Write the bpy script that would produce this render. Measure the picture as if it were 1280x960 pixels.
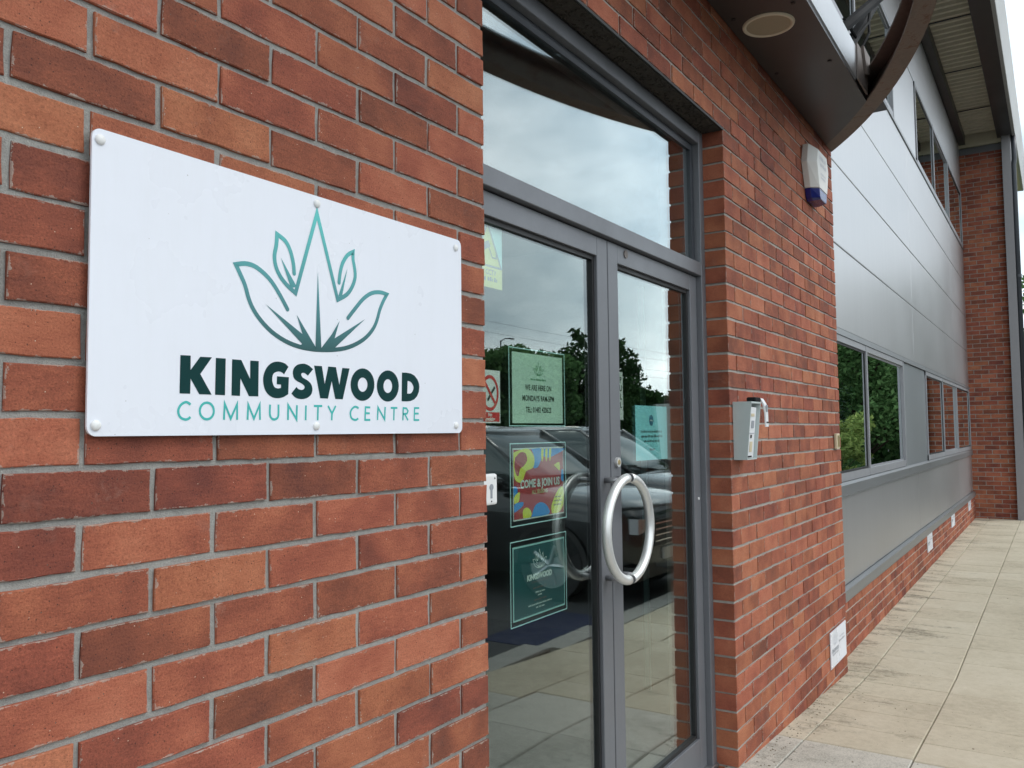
import bpy, bmesh, math, random
from mathutils import Vector, Matrix, noise as mnoise
from mathutils.geometry import tessellate_polygon
R = math.radians
random.seed(7)
for o in list(bpy.data.objects): bpy.data.objects.remove(o)
SC = bpy.context.scene
COL = SC.collection

# ---------------------------------------------------------------- camera
CAM_POS = Vector((-1.6839, -1.1655, 1.3942))
YAW, PITCH, ROLL, FOCAL_PX = R(57.08385), R(3.3245), R(-0.59309), 1053.6511
def cam_axes():
    f = Vector((math.cos(PITCH)*math.sin(YAW), math.cos(PITCH)*math.cos(YAW), math.sin(PITCH)))
    r = Vector((math.cos(YAW), -math.sin(YAW), 0)); u = r.cross(f)
    c, s = math.cos(ROLL), math.sin(ROLL)
    return c*r+s*u, -s*r+c*u, f
_r, _u, _f = cam_axes()
cd = bpy.data.cameras.new('camera'); cam = bpy.data.objects.new('camera', cd); COL.objects.link(cam)
cam.matrix_world = Matrix(((_r.x,_u.x,-_f.x,CAM_POS.x),(_r.y,_u.y,-_f.y,CAM_POS.y),(_r.z,_u.z,-_f.z,CAM_POS.z),(0,0,0,1)))
cd.sensor_width = 36; cd.lens = FOCAL_PX/1280*36; cd.clip_start = 0.05; cd.clip_end = 3000
SC.camera = cam

# ---------------------------------------------------------------- sky, sun, exposure
SUN_EL, SUN_AZ = R(48), R(150)          # azimuth measured clockwise from +Y seen from above
w = bpy.data.worlds.new('World'); SC.world = w; w.use_nodes = True
nt = w.node_tree; nt.nodes.clear()
out = nt.nodes.new('ShaderNodeOutputWorld'); bg = nt.nodes.new('ShaderNodeBackground')
sky = nt.nodes.new('ShaderNodeTexSky'); sky.sky_type = 'NISHITA'; sky.sun_disc = False
sky.sun_elevation = SUN_EL; sky.sun_rotation = SUN_AZ; sky.air_density = 1; sky.dust_density = 2
tc = nt.nodes.new('ShaderNodeTexCoord'); mp = nt.nodes.new('ShaderNodeMapping'); mp.inputs['Scale'].default_value = (1.0, 1.0, 2.2)
n1 = nt.nodes.new('ShaderNodeTexNoise'); n1.inputs['Scale'].default_value = 2.6; n1.inputs['Detail'].default_value = 5; n1.inputs['Roughness'].default_value = .55
cr = nt.nodes.new('ShaderNodeValToRGB'); cr.color_ramp.elements[0].position = .36; cr.color_ramp.elements[1].position = .66
cr.color_ramp.elements[0].color = (7.0, 8.5, 9.6, 1); cr.color_ramp.elements[1].color = (19.5, 20.0, 20.4, 1)
e = cr.color_ramp.elements.new(.5); e.color = (12.0, 13.2, 14.0, 1)
mx = nt.nodes.new('ShaderNodeMix'); mx.data_type = 'RGBA'; mx.inputs[0].default_value = .88
nt.links.new(tc.outputs['Generated'], mp.inputs[0]); nt.links.new(mp.outputs[0], n1.inputs[0]); nt.links.new(n1.outputs[0], cr.inputs[0])
nt.links.new(sky.outputs[0], mx.inputs[6]); nt.links.new(cr.outputs[0], mx.inputs[7])
nt.links.new(mx.outputs[2], bg.inputs[0]); bg.inputs[1].default_value = .1
nt.links.new(bg.outputs[0], out.inputs[0])
sl = bpy.data.lights.new('sun', 'SUN'); sl.energy = .75; sl.angle = R(18); sl.color = (1, .96, .9)
sun = bpy.data.objects.new('sun', sl); COL.objects.link(sun)
sd = Vector((math.sin(SUN_AZ)*math.cos(SUN_EL), math.cos(SUN_AZ)*math.cos(SUN_EL), math.sin(SUN_EL)))
sun.rotation_euler = sd.to_track_quat('Z', 'Y').to_euler(); sun.location = sd*60
SC.view_settings.view_transform = 'Standard'; SC.view_settings.look = 'None'
SC.view_settings.exposure = 0.28; SC.view_settings.gamma = 1; SC.view_settings.use_curve_mapping = False
SC.render.engine = 'CYCLES'
SC.cycles.use_denoising = True
SC.cycles.max_bounces = 6; SC.cycles.transparent_max_bounces = 12; SC.cycles.glossy_bounces = 4; SC.cycles.diffuse_bounces = 2
SC.cycles.use_adaptive_sampling = True; SC.cycles.adaptive_threshold = .02
SC.cycles.caustics_reflective = False; SC.cycles.caustics_refractive = False
SC.cycles.sample_clamp_indirect = 6

# ---------------------------------------------------------------- materials
MATS = {}
class NB:
    """small node builder"""
    def __init__(s, name):
        s.m = bpy.data.materials.new(name); s.m.use_nodes = True
        s.t = s.m.node_tree; s.t.nodes.clear()
        s.out = s.t.nodes.new('ShaderNodeOutputMaterial')
    def n(s, typ, ins=None, **kw):
        x = s.t.nodes.new(typ)
        for k, v in kw.items(): setattr(x, k, v)
        for k, v in (ins or {}).items():
            if hasattr(v, 'is_linked') or hasattr(v, 'links'): s.t.links.new(v, x.inputs[k])
            else: x.inputs[k].default_value = v
        return x
    def noise(s, vec, scale, detail=3, rough=.5, w=None):
        x = s.n('ShaderNodeTexNoise', {'Scale': scale, 'Detail': detail, 'Roughness': rough})
        if w is not None:
            x.noise_dimensions = '4D'; s.t.links.new(w, x.inputs['W'])
        if vec is not None: s.t.links.new(vec, x.inputs['Vector'])
        return x.outputs[0]
    def ramp(s, fac, stops):
        x = s.n('ShaderNodeValToRGB'); el = x.color_ramp.elements
        while len(el) > 1: el.remove(el[-1])
        el[0].position, el[0].color = stops[0][0], (*stops[0][1], 1)
        for p, c in stops[1:]:
            q = el.new(p); q.color = (*c, 1)
        s.t.links.new(fac, x.inputs[0]); return x.outputs[0]
    def mix(s, fac, a, b, mode='MIX'):
        x = s.n('ShaderNodeMix', data_type='RGBA', blend_type=mode)
        for i, v in ((0, fac), (6, a), (7, b)):
            if hasattr(v, 'links'): s.t.links.new(v, x.inputs[i])
            elif i: x.inputs[i].default_value = (*v, 1)
            else: x.inputs[i].default_value = v
        return x.outputs[2]
    def math(s, op, a, b=0.0, clamp=False):
        x = s.n('ShaderNodeMath', operation=op, use_clamp=clamp)
        for i, v in ((0, a), (1, b)):
            if hasattr(v, 'links'): s.t.links.new(v, x.inputs[i])
            else: x.inputs[i].default_value = v
        return x.outputs[0]
    def bump(s, h, strength=.3, dist=.01, normal=None):
        x = s.n('ShaderNodeBump', {'Strength': strength, 'Distance': dist, 'Height': h})
        if normal is not None: s.t.links.new(normal, x.inputs['Normal'])
        return x.outputs[0]
    def pos(s): return s.n('ShaderNodeNewGeometry').outputs['Position']
    def bsdf(s, col, rough=.6, metal=0, normal=None, spec=None, **kw):
        b = s.n('ShaderNodeBsdfPrincipled')
        for k, v in (('Base Color', col), ('Roughness', rough), ('Metallic', metal)):
            if hasattr(v, 'links'): s.t.links.new(v, b.inputs[k])
            else: b.inputs[k].default_value = (*v, 1) if k == 'Base Color' else v
        if normal is not None: s.t.links.new(normal, b.inputs['Normal'])
        if spec is not None: b.inputs['Specular IOR Level'].default_value = spec
        for k, v in kw.items(): b.inputs[k].default_value = v
        s.t.links.new(b.outputs[0], s.out.inputs[0]); return b
    def done(s, key): MATS[key] = s.m; return s.m

def plain(key, col, rough=.5, metal=0, vary=.12, bump=.05, scale=30, spec=None, coat=0):
    b = NB(key); p = b.pos()
    nz = b.noise(p, scale, 5, .6)
    nz2 = b.noise(p, scale*.12, 3)
    f = b.math('ADD', b.math('MULTIPLY', nz, .5), b.math('MULTIPLY', nz2, .5))
    c = b.ramp(f, [(.3, tuple(max(0, v*(1-vary)) for v in col)), (.7, tuple(min(1, v*(1+vary)) for v in col))])
    rr = b.n('ShaderNodeMapRange', {0: nz2, 1: .3, 2: .7, 3: max(.02, rough*.85), 4: min(1, rough*1.15)}).outputs[0]
    nrm = b.bump(nz, bump, .004) if bump else None
    s_ = b.bsdf(c, rr, metal, nrm, spec)
    if coat: s_.inputs['Coat Weight'].default_value = coat; s_.inputs['Coat Roughness'].default_value = .06
    return b.done(key)

def brick_mat(key, joined):
    b = NB(key); p = b.pos()
    if joined: rnd = b.n('ShaderNodeNewGeometry').outputs['Random Per Island']
    else: rnd = b.n('ShaderNodeObjectInfo').outputs['Random']
    wv = b.math('MULTIPLY', rnd, 137.0)
    r2 = b.n('ShaderNodeTexWhiteNoise', {'W': wv}, noise_dimensions='1D').outputs[0]
    big = b.noise(p, 9.0, 2, .5, wv)           # flashed bands along one brick
    mid = b.noise(b.n('ShaderNodeMapping', {0: p, 3: (.45, 1, 1.5)}).outputs[0], 60.0, 4, .7, wv)
    fine = b.noise(p, 330.0, 3, .75)
    t = b.math('ADD', b.math('MULTIPLY', rnd, .40), b.math('MULTIPLY', big, .92))
    t = b.math('ADD', t, b.math('MULTIPLY', mid, .36))
    t = b.math('SUBTRACT', t, .31)
    c = b.ramp(t, [(.06, (.125, .037, .027)), (.28, (.200, .056, .033)), (.46, (.280, .078, .042)), (.64, (.375, .114, .058)), (.88, (.46, .162, .085))])
    hue = b.n('ShaderNodeHueSaturation', {'Hue': b.n('ShaderNodeMapRange', {0: r2, 3: .496, 4: .506}).outputs[0], 'Saturation': .98, 'Color': c}).outputs[0]
    fr = b.ramp(fine, [(.28, (.48, .45, .44)), (.44, (.92, .91, .90)), (.58, (1.05, 1.04, 1.03)), (.74, (1.45, 1.38, 1.30))])
    c = b.mix(1.0, hue, fr, 'MULTIPLY')
    # sandy specks and pale efflorescence
    vo = b.n('ShaderNodeTexVoronoi', {'Scale': 130.0, 'Vector': p}); vo.inputs['Randomness'].default_value = 1
    sp = b.math('MULTIPLY', b.math('LESS_THAN', vo.outputs['Distance'], .10), b.math('GREATER_THAN', b.n('ShaderNodeSeparateColor', {0: vo.outputs['Color']}).outputs[0], .90))
    c = b.mix(sp, c, (.62, .50, .38))
    dk = b.math('MULTIPLY', b.math('LESS_THAN', vo.outputs['Distance'], .14), b.math('GREATER_THAN', b.n('ShaderNodeSeparateColor', {0: vo.outputs['Color']}).outputs[1], .88))
    c = b.mix(b.math('MULTIPLY', dk, .75), c, (.035, .020, .017))
    ef = b.ramp(b.noise(p, 6.0, 5, .7), [(.60, (0, 0, 0)), (.80, (.22, .22, .22))])
    c = b.mix(ef, c, (.42, .30, .24))
    if not joined:                            # mortar smeared over the arrises, pale scum on some faces
        gx = b.n('ShaderNodeSeparateXYZ', {0: b.n('ShaderNodeTexCoord').outputs['Generated']})
        ed = lambda s_, k: b.math('MULTIPLY', b.math('MINIMUM', s_, b.math('SUBTRACT', 1.0, s_)), k)
        dist = b.math('MINIMUM', ed(gx.outputs[0], .215), ed(gx.outputs[2], .065))
        reach = b.math('MULTIPLY', b.math('SUBTRACT', b.noise(p, 38.0, 5, .75), .46), .030)
        sm = b.math('MULTIPLY', b.math('LESS_THAN', dist, reach), b.noise(p, 160, 3, .7))
        ny = b.n('ShaderNodeSeparateXYZ', {0: b.n('ShaderNodeTexCoord').outputs['Normal']}).outputs[1]
        sm = b.math('MULTIPLY', sm, b.math('LESS_THAN', ny, -.6))
        c = b.mix(b.math('MULTIPLY', sm, 1.1, True), c, (.40, .36, .31))
        scum = b.ramp(b.noise(p, 14.0, 6, .8, wv), [(.60, (0, 0, 0)), (.78, (.30, .30, .30))])
        c = b.mix(scum, c, (.46, .33, .26))
    h = b.math('ADD', b.math('MULTIPLY', fine, .5), b.math('MULTIPLY', mid, .8))
    h = b.math('SUBTRACT', h, b.math('MULTIPLY', dk, .5))
    b.bsdf(c, .82, 0, b.bump(h, .75, .0028), .35)
    return b.done(key)
brick_mat('brick', False); brick_mat('brick_joined', True)

def mortar_mat(key, c0, c1):
    b = NB(key); p = b.pos()
    f = b.noise(p, 60, 6, .7); g = b.noise(p, 500, 3, .7); l = b.noise(p, 2.0, 3)
    t = b.math('ADD', b.math('MULTIPLY', f, .4), b.math('ADD', b.math('MULTIPLY', g, .35), b.math('MULTIPLY', l, .25)))
    c = b.ramp(t, [(.30, c0), (.68, c1)])
    b.bsdf(c, .95, 0, b.bump(b.math('ADD', f, g), .7, .004), .2); return b.done(key)
mortar_mat('mortar', (.215, .21, .195), (.48, .47, .44))
mortar_mat('mortar_mid', (.26, .245, .22), (.56, .53, .48))
mortar_mat('mortar_pale', (.30, .265, .22), (.58, .53, .46))

def flag_mat(key, c0, c1, c2, dirt, gs=210, gw=.30):
    b = NB(key); p = b.pos()
    rnd = b.n('ShaderNodeObjectInfo').outputs['Random']
    f = b.noise(p, 2.2, 6, .65); g = b.noise(p, gs, 4, .8); m = b.noise(p, 22, 6, .7)
    t = b.math('ADD', b.math('MULTIPLY', f, .30), b.math('ADD', b.math('MULTIPLY', m, .28), b.math('MULTIPLY', g, gw)))
    t = b.math('ADD', t, b.math('ADD', b.math('MULTIPLY', rnd, .09), .05))
    c = b.ramp(t, [(.34, c0), (.52, c1), (.72, c2)])
    # damp, algae and trodden dirt, densest in ragged patches near the wall foot
    sx = b.n('ShaderNodeSeparateXYZ', {0: p})
    dw = b.n('ShaderNodeMapRange', {0: sx.outputs[1], 1: -.75, 2: .02, 3: 0, 4: .15}).outputs[0]
    d1 = b.noise(b.n('ShaderNodeMapping', {0: p, 3: (2.6, 1.1, 1)}).outputs[0], 1.5, 7, .74)
    d2 = b.noise(p, 34, 5, .8)
    dd = b.math('ADD', b.math('ADD', b.math('MULTIPLY', d1, .82), b.math('MULTIPLY', d2, .30)), dw)
    df = b.ramp(dd, [(.70, (0, 0, 0)), (.86, (dirt, dirt, dirt))])
    c = b.mix(df, c, (.075, .068, .048))
    grit = b.ramp(b.noise(p, 95, 5, .85), [(.24, (.50, .48, .44)), (.36, (1, 1, 1)), (.66, (1, 1, 1)), (.76, (1.22, 1.2, 1.15))])
    c = b.mix(1.0, c, grit, 'MULTIPLY')
    vo = b.n('ShaderNodeTexVoronoi', {'Scale': 55.0, 'Vector': p})
    gum = b.math('MULTIPLY', b.math('LESS_THAN', vo.outputs['Distance'], .16), b.math('GREATER_THAN', b.n('ShaderNodeSeparateColor', {0: vo.outputs['Color']}).outputs[0], .965))
    c = b.mix(b.math('MULTIPLY', gum, .8), c, (.05, .045, .035))
    b.bsdf(c, .88, 0, b.bump(b.math('ADD', g, b.math('MULTIPLY', m, .6)), .8, .004), .3); return b.done(key)
flag_mat('flag_tan', (.34, .29, .21), (.555, .49, .37), (.68, .62, .50), .85)
flag_mat('flag_rough', (.10, .094, .076), (.27, .255, .212), (.58, .55, .48), .6, 130, .62)
plain('joint_sand', (.085, .075, .055), .95, 0, .4, .5, 120)
plain('grit', (.20, .165, .115), .95, 0, .7, .4, 60)
plain('asphalt', (.055, .056, .058), .9, 0, .35, .8, 180)
plain('kerb_stone', (.33, .32, .29), .85, 0, .2, .5, 90)
plain('bay_blue', (.008, .015, .055), .8, 0, .25, .4, 90)
plain('white_paint', (.72, .72, .70), .7, 0, .1, .3, 70)
plain('frame_grey', (.165, .171, .186), .42, .25, .05, .02, 60)
plain('window_frame', (.34, .345, .365), .42, .3, .05, .02, 60)
plain('frame_dark', (.05, .056, .066), .4, .2, .06, .02, 60)
plain('gasket', (.012, .012, .013), .55, 0, .1, 0)
plain('sealant', (.26, .25, .24), .7, 0, .2, .3, 80)
plain('lintel_soffit', (.045, .038, .030), .95, 0, .55, 1.0, 70)
def sign_mat(key):
    b = NB(key); p = b.pos()
    f = b.noise(p, 3.0, 5, .6); s_ = b.noise(b.n('ShaderNodeMapping', {0: p, 3: (14, 1, 1.6)}).outputs[0], 3.0, 6, .75)
    c = b.ramp(b.math('ADD', b.math('MULTIPLY', f, .5), b.math('MULTIPLY', s_, .5)), [(.25, (.755, .775, .83)), (.5, (.785, .808, .875)), (.75, (.80, .825, .895))])
    vo = b.n('ShaderNodeTexVoronoi', {'Scale': 60.0, 'Vector': p})
    sp = b.math('MULTIPLY', b.math('LESS_THAN', vo.outputs['Distance'], .07), b.math('GREATER_THAN', b.n('ShaderNodeSeparateColor', {0: vo.outputs['Color']}).outputs[0], .93))
    c = b.mix(b.math('MULTIPLY', sp, .55), c, (.30, .29, .27))
    b.bsdf(c, b.n('ShaderNodeMapRange', {0: f, 1: .3, 2: .7, 3: .22, 4: .38}).outputs[0], 0, b.bump(b.noise(p, 5.0, 2, .4), .04, .01)); return b.done(key)
sign_mat('sign_white')
plain('cap_white', (.80, .80, .79), .4, 0, .03, 0)
plain('steel_satin', (.80, .80, .78), .40, .72, .05, .03, 60)
plain('steel_dull', (.33, .33, .34), .42, .8, .08, .05, 60)
plain('brass', (.60, .47, .24), .35, .8, .1, .05)
plain('soffit_brown', (.045, .042, .041), .38, .1, .10, .05, 10)
plain('beam_brown', (.165, .138, .125), .62, .1, .22, .25, 26)
plain('cream_plastic', (.74, .68, .54), .6, 0, .05, 0)
plain('speaker_mesh', (.42, .365, .26), .75, 0, .08, .5, 300)
plain('alarm_white', (.74, .73, .70), .45, 0, .03, 0)
plain('alarm_blue', (.008, .014, .16), .18, 0, .05, 0)
plain('keypad_grey', (.50, .56, .55), .5, .15, .04, .03, 40)
plain('keypad_white', (.76, .77, .78), .45, 0, .03, 0)
plain('black_plastic', (.012, .012, .013), .75, 0, .1, 0, spec=.15)
plain('print_grey', (.30, .32, .35), .6, 0, .05, 0)
plain('print_pale', (.55, .57, .62), .6, 0, .05, 0)
plain('beige_plate', (.62, .53, .36), .55, 0, .05, 0)
plain('blind', (.62, .66, .62), .7, 0, .05, 0)
plain('interior_floor', (.045, .045, .05), .8, 0, .2, .2, 60)
plain('interior_wall', (.16, .155, .15), .8, 0, .05, 0)
plain('galvanised', (.36, .37, .38), .5, .6, .1, .05, 20)
plain('column_grey', (.27, .265, .275), .5, .2, .06, .04, 20)
plain('deck_sheet', (.74, .68, .53), .55, .15, .10, .05, 8)
plain('eave_white', (.55, .55, .54), .5, .1, .05, .02, 8)
plain('bark', (.06, .045, .03), .95, 0, .4, 1.0, 20)
plain('tyre', (.02, .02, .021), .8, 0, .2, .3, 60)
plain('alloy', (.45, .46, .47), .3, .9, .05, 0)
plain('car_black', (.030, .033, .036), .22, .55, .1, 0, coat=1)
plain('car_grey', (.035, .038, .044), .28, .4, .1, 0, coat=1)
plain('car_glass', (.12, .14, .14), .05, .55, .1, 0)
plain('car_trim', (.02, .02, .02), .5, 0, .1, 0)
plain('chrome', (.75, .75, .76), .12, 1, .03, 0)
plain('lamp_clear', (.55, .57, .6), .08, .4, .05, 0)
plain('plate_white', (.75, .75, .72), .4, 0, .03, 0)
plain('soil_ground', (.10, .11, .05), .95, 0, .4, .6, 3)

def cladding_mat(key, col, rough, metal):
    b = NB(key); p = b.pos()
    l = b.noise(b.n('ShaderNodeMapping', {0: p, 3: (.5, 1, .9)}).outputs[0], 1.3, 5, .6)
    st = b.noise(b.n('ShaderNodeMapping', {0: p, 3: (6.0, 1, .12)}).outputs[0], 2.2, 5, .6)
    f = b.math('ADD', b.math('MULTIPLY', l, .65), b.math('MULTIPLY', st, .35))
    c = b.ramp(f, [(.33, tuple(v*.94 for v in col)), (.66, tuple(min(1, v*1.03) for v in col))])
    rr = b.n('ShaderNodeMapRange', {0: l, 1: .3, 2: .7, 3: rough*.94, 4: rough*1.06}).outputs[0]
    b.bsdf(c, rr, metal); return b.done(key)
cladding_mat('cladding', (.53, .53, .54), .37, .82)
cladding_mat('cladding_grey', (.30, .32, .34), .36, .45)
cladding_mat('flashing', (.26, .27, .28), .38, .55)

def beam_rust(key):
    b = NB(key); p = b.pos()
    f = b.noise(b.n('ShaderNodeMapping', {0: p, 3: (3, 3, 1.2)}).outputs[0], 3.0, 6, .7); g = b.noise(p, 60, 5, .7)
    t = b.math('ADD', b.math('MULTIPLY', f, .7), b.math('MULTIPLY', g, .3))
    c = b.ramp(t, [(.36, (.17, .145, .122)), (.52, (.215, .185, .155)), (.62, (.15, .085, .05)), (.74, (.06, .036, .022))])
    b.bsdf(c, .68, .1, b.bump(g, .3, .004)); return b.done(key)
beam_rust('beam_rust')

def glass_mat(key, tint, gain, rough=.004):
    b = NB(key)
    ge = b.n('ShaderNodeNewGeometry')
    dt = b.n('ShaderNodeVectorMath', {0: ge.outputs['Incoming'], 1: ge.outputs['Normal']}, operation='DOT_PRODUCT').outputs['Value']
    om = b.math('SUBTRACT', 1.0, b.math('ABSOLUTE', dt))
    fr = b.math('ADD', b.math('MULTIPLY', b.math('POWER', om, 4.4), .95), .045)
    fac = b.math('MULTIPLY', fr, gain, True)
    tr = b.n('ShaderNodeBsdfTransparent', {0: (*tint, 1)})
    gl = b.n('ShaderNodeBsdfGlossy', {'Color': (.93, 1, 1, 1), 'Roughness': rough})
    ms = b.n('ShaderNodeMixShader')
    b.t.links.new(fac, ms.inputs[0]); b.t.links.new(tr.outputs[0], ms.inputs[1]); b.t.links.new(gl.outputs[0], ms.inputs[2])
    b.t.links.new(ms.outputs[0], b.out.inputs[0]); return b.done(key)
glass_mat('glass_clear', (.88, .92, .93), 2.9)
glass_mat('glass_door', (.94, .99, .96), 2.2)
glass_mat('glass_window', (.55, .62, .60), 2.2)
glass_mat('sleeve', (.92, .95, .94), .25)

def emblem_mat(key, z0, z1, c0, c1, cm):
    b = NB(key); p = b.pos()
    z = b.n('ShaderNodeSeparateXYZ', {0: p}).outputs[2]
    f = b.n('ShaderNodeMapRange', {0: z, 1: z0, 2: z1, 3: 0, 4: 1}).outputs[0]
    c = b.ramp(f, [(0, c0), (.45, cm), (1, c1)])
    b.bsdf(c, .35); return b.done(key)
emblem_mat('emblem_print', 1.53, 1.80, (.002, .045, .045), (.085, .52, .50), (.055, .25, .27))
plain('letter_green', (.002, .038, .038), .55, 0, .12, 0, 14, spec=.15)
plain('letter_teal', (.045, .45, .42), .35, 0, .06, 0, 14)

def paper(key, col, rough=.6): return plain(key, col, rough, 0, .04, 0, 14)
paper('paper_green', (.74, .88, .76)); paper('paper_cyan', (.32, .78, .86)); paper('paper_maroon', (.50, .05, .06)); paper('paper_white', (.75, .77, .75))
paper('paper_teal', (.010, .085, .098)); paper('ink_black', (.02, .02, .022)); paper('ink_yellow', (.85, .80, .08)); paper('ink_blue', (.03, .30, .78))
paper('ink_white', (.78, .80, .78)); paper('ink_red', (.60, .03, .035)); paper('ink_cream', (.70, .62, .35)); paper('ink_navy', (.01, .10, .22)); paper('sticker_yellow', (.66, .66, .22))
paper('ink_brown', (.18, .10, .09)); paper('ink_green', (.07, .30, .13)); paper('paper_aqua', (.45, .72, .72))

def leaf_mat(key, a, c):
    b = NB(key); p = b.pos()
    f = b.noise(p, 1.1, 3, .6); g = b.n('ShaderNodeNewGeometry').outputs['Random Per Island']
    t = b.math('ADD', b.math('MULTIPLY', f, .6), b.math('MULTIPLY', g, .4))
    col = b.ramp(t, [(.25, a), (.75, c)])
    d = b.n('ShaderNodeBsdfDiffuse', {0: col}); tl = b.n('ShaderNodeBsdfTranslucent', {0: col})
    ms = b.n('ShaderNodeMixShader', {0: .3}); b.t.links.new(d.outputs[0], ms.inputs[1]); b.t.links.new(tl.outputs[0], ms.inputs[2])
    b.t.links.new(ms.outputs[0], b.out.inputs[0]); return b.done(key)
leaf_mat('leaf_dark', (.016, .040, .016), (.052, .098, .034))
leaf_mat('leaf_mid', (.045, .11, .038), (.15, .26, .10))
leaf_mat('leaf_light', (.12, .20, .05), (.34, .42, .14))

# ---------------------------------------------------------------- object helpers
def tag(o, label=None, cat=None, group=None, kind=None):
    for k, v in (('label', label), ('category', cat), ('group', group), ('kind', kind)):
        if v: o[k] = v
    return o
def empty(name, loc=(0, 0, 0), label=None, cat=None, group=None, kind=None, rz=0):
    o = bpy.data.objects.new(name, None); COL.objects.link(o); o.location = loc; o.rotation_euler = (0, 0, rz)
    o.empty_display_size = .1
    return tag(o, label, cat, group, kind)
def link(name, me, mat, parent=None, loc=None):
    if mat and not me.materials: me.materials.append(MATS[mat])
    o = bpy.data.objects.new(name, me); COL.objects.link(o)
    if parent: o.parent = parent
    if loc is not None: o.location = loc
    return o
def fin(bm, name='mesh', smooth=False):
    me = bpy.data.meshes.new(name); bmesh.ops.recalc_face_normals(bm, faces=bm.faces); bm.to_mesh(me); bm.free()
    if smooth:
        for p in me.polygons: p.use_smooth = True
    return me
def obj(name, bm, mat, parent=None, loc=None, smooth=False): return link(name, fin(bm, name, smooth), mat, parent, loc)
def box(bm, x0, x1, y0, y1, z0, z1):
    v = [bm.verts.new(c) for c in ((x0,y0,z0),(x1,y0,z0),(x1,y1,z0),(x0,y1,z0),(x0,y0,z1),(x1,y0,z1),(x1,y1,z1),(x0,y1,z1))]
    fs = [bm.faces.new([v[i] for i in q]) for q in ((0,3,2,1),(4,5,6,7),(0,1,5,4),(1,2,6,5),(2,3,7,6),(3,0,4,7))]
    return v, fs
def bev(bm, w, seg=1): bmesh.ops.bevel(bm, geom=list(bm.edges), offset=w, segments=seg, affect='EDGES', profile=.5)
def bbox(name, dims, mat, parent=None, bevel=0.0, seg=1):
    bm = bmesh.new(); box(bm, *dims)
    if bevel: bev(bm, bevel, seg)
    return obj(name, bm, mat, parent)
def prism(bm, poly, axis, a, b):
    """extrude a 2-D polygon; axis 'y': poly is (x,z), 'x': poly is (y,z), 'z': poly is (x,y)"""
    def P(q, t): return {'y': (q[0], t, q[1]), 'x': (t, q[0], q[1]), 'z': (q[0], q[1], t)}[axis]
    A = [bm.verts.new(P(q, a)) for q in poly]; B = [bm.verts.new(P(q, b)) for q in poly]; n = len(poly)
    bm.faces.new(A); bm.faces.new(B[::-1])
    for i in range(n): bm.faces.new((A[i], A[(i+1) % n], B[(i+1) % n], B[i]))
def tube(bm, pts, r, seg=10, cap=True):
    pts = [Vector(p) for p in pts]; rings = []; a = None
    for i, p in enumerate(pts):
        d = (pts[min(i+1, len(pts)-1)]-pts[max(i-1, 0)]).normalized()
        if a is None: a = d.cross(Vector((0, 0, 1)) if abs(d.z) < .9 else Vector((1, 0, 0))).normalized()
        else: a = (a-d*a.dot(d)).normalized()
        b = d.cross(a)
        rr = r[i] if isinstance(r, (list, tuple)) else r
        rings.append([bm.verts.new(p+(a*math.cos(t)+b*math.sin(t))*rr) for t in (2*math.pi*k/seg for k in range(seg))])
    for A, B in zip(rings, rings[1:]):
        for k in range(seg): bm.faces.new((A[k], A[(k+1) % seg], B[(k+1) % seg], B[k]))
    if cap: bm.faces.new(rings[0]); bm.faces.new(rings[-1][::-1])
def disc(bm, c, axis, r, h, seg=24, r2=None):
    c = Vector(c); ax = Vector(axis).normalized()
    tube(bm, [c, c+ax*h], [r, r if r2 is None else r2], seg)
# flat print in a plane y = const (x, z coordinates)
def fill(bm, poly, y):
    tri = tessellate_polygon([[Vector((a, b, 0)) for a, b in poly]])
    v = [bm.verts.new((a, y, b)) for a, b in poly]
    for t in tri:
        try: bm.faces.new([v[i] for i in t])
        except ValueError: pass
def ringfill(bm, a, b, y):
    A = [bm.verts.new((p, y, q)) for p, q in a]; B = [bm.verts.new((p, y, q)) for p, q in b]; n = len(a)
    for i in range(n): bm.faces.new((A[i], A[(i+1) % n], B[(i+1) % n], B[i]))
def ribbon(bm, pts, wd, y, roundcap=False, limit=3.5):
    P = [Vector(p) for p in pts]; L = []; Rr = []
    closed = (P[0]-P[-1]).length < 1e-6
    n = len(P)
    for i in range(n):
        if closed and i in (0, n-1): d0 = (P[-1]-P[-2]).normalized(); d1 = (P[1]-P[0]).normalized()
        else:
            d0 = (P[i]-P[i-1]).normalized() if i else None; d1 = (P[i+1]-P[i]).normalized() if i < n-1 else None
            d0 = d0 or d1; d1 = d1 or d0
        n0 = Vector((-d0.y, d0.x)); n1 = Vector((-d1.y, d1.x)); m = n0+n1
        m = n0 if m.length < 1e-4 else m.normalized()
        k = min(limit, 1/max(.05, m.dot(n0)))
        L.append(P[i]+m*wd/2*k); Rr.append(P[i]-m*wd/2*k)
    A = [bm.verts.new((q.x, y, q.y)) for q in L]; B = [bm.verts.new((q.x, y, q.y)) for q in Rr]
    for i in range(n-1): bm.faces.new((A[i], A[i+1], B[i+1], B[i]))
    if roundcap:
        for c in (P[0], P[-1]):
            vs = [bm.verts.new((c.x+wd/2*math.cos(t), y-.00005, c.y+wd/2*math.sin(t))) for t in (2*math.pi*k/12 for k in range(12))]
            bm.faces.new(vs)
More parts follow.
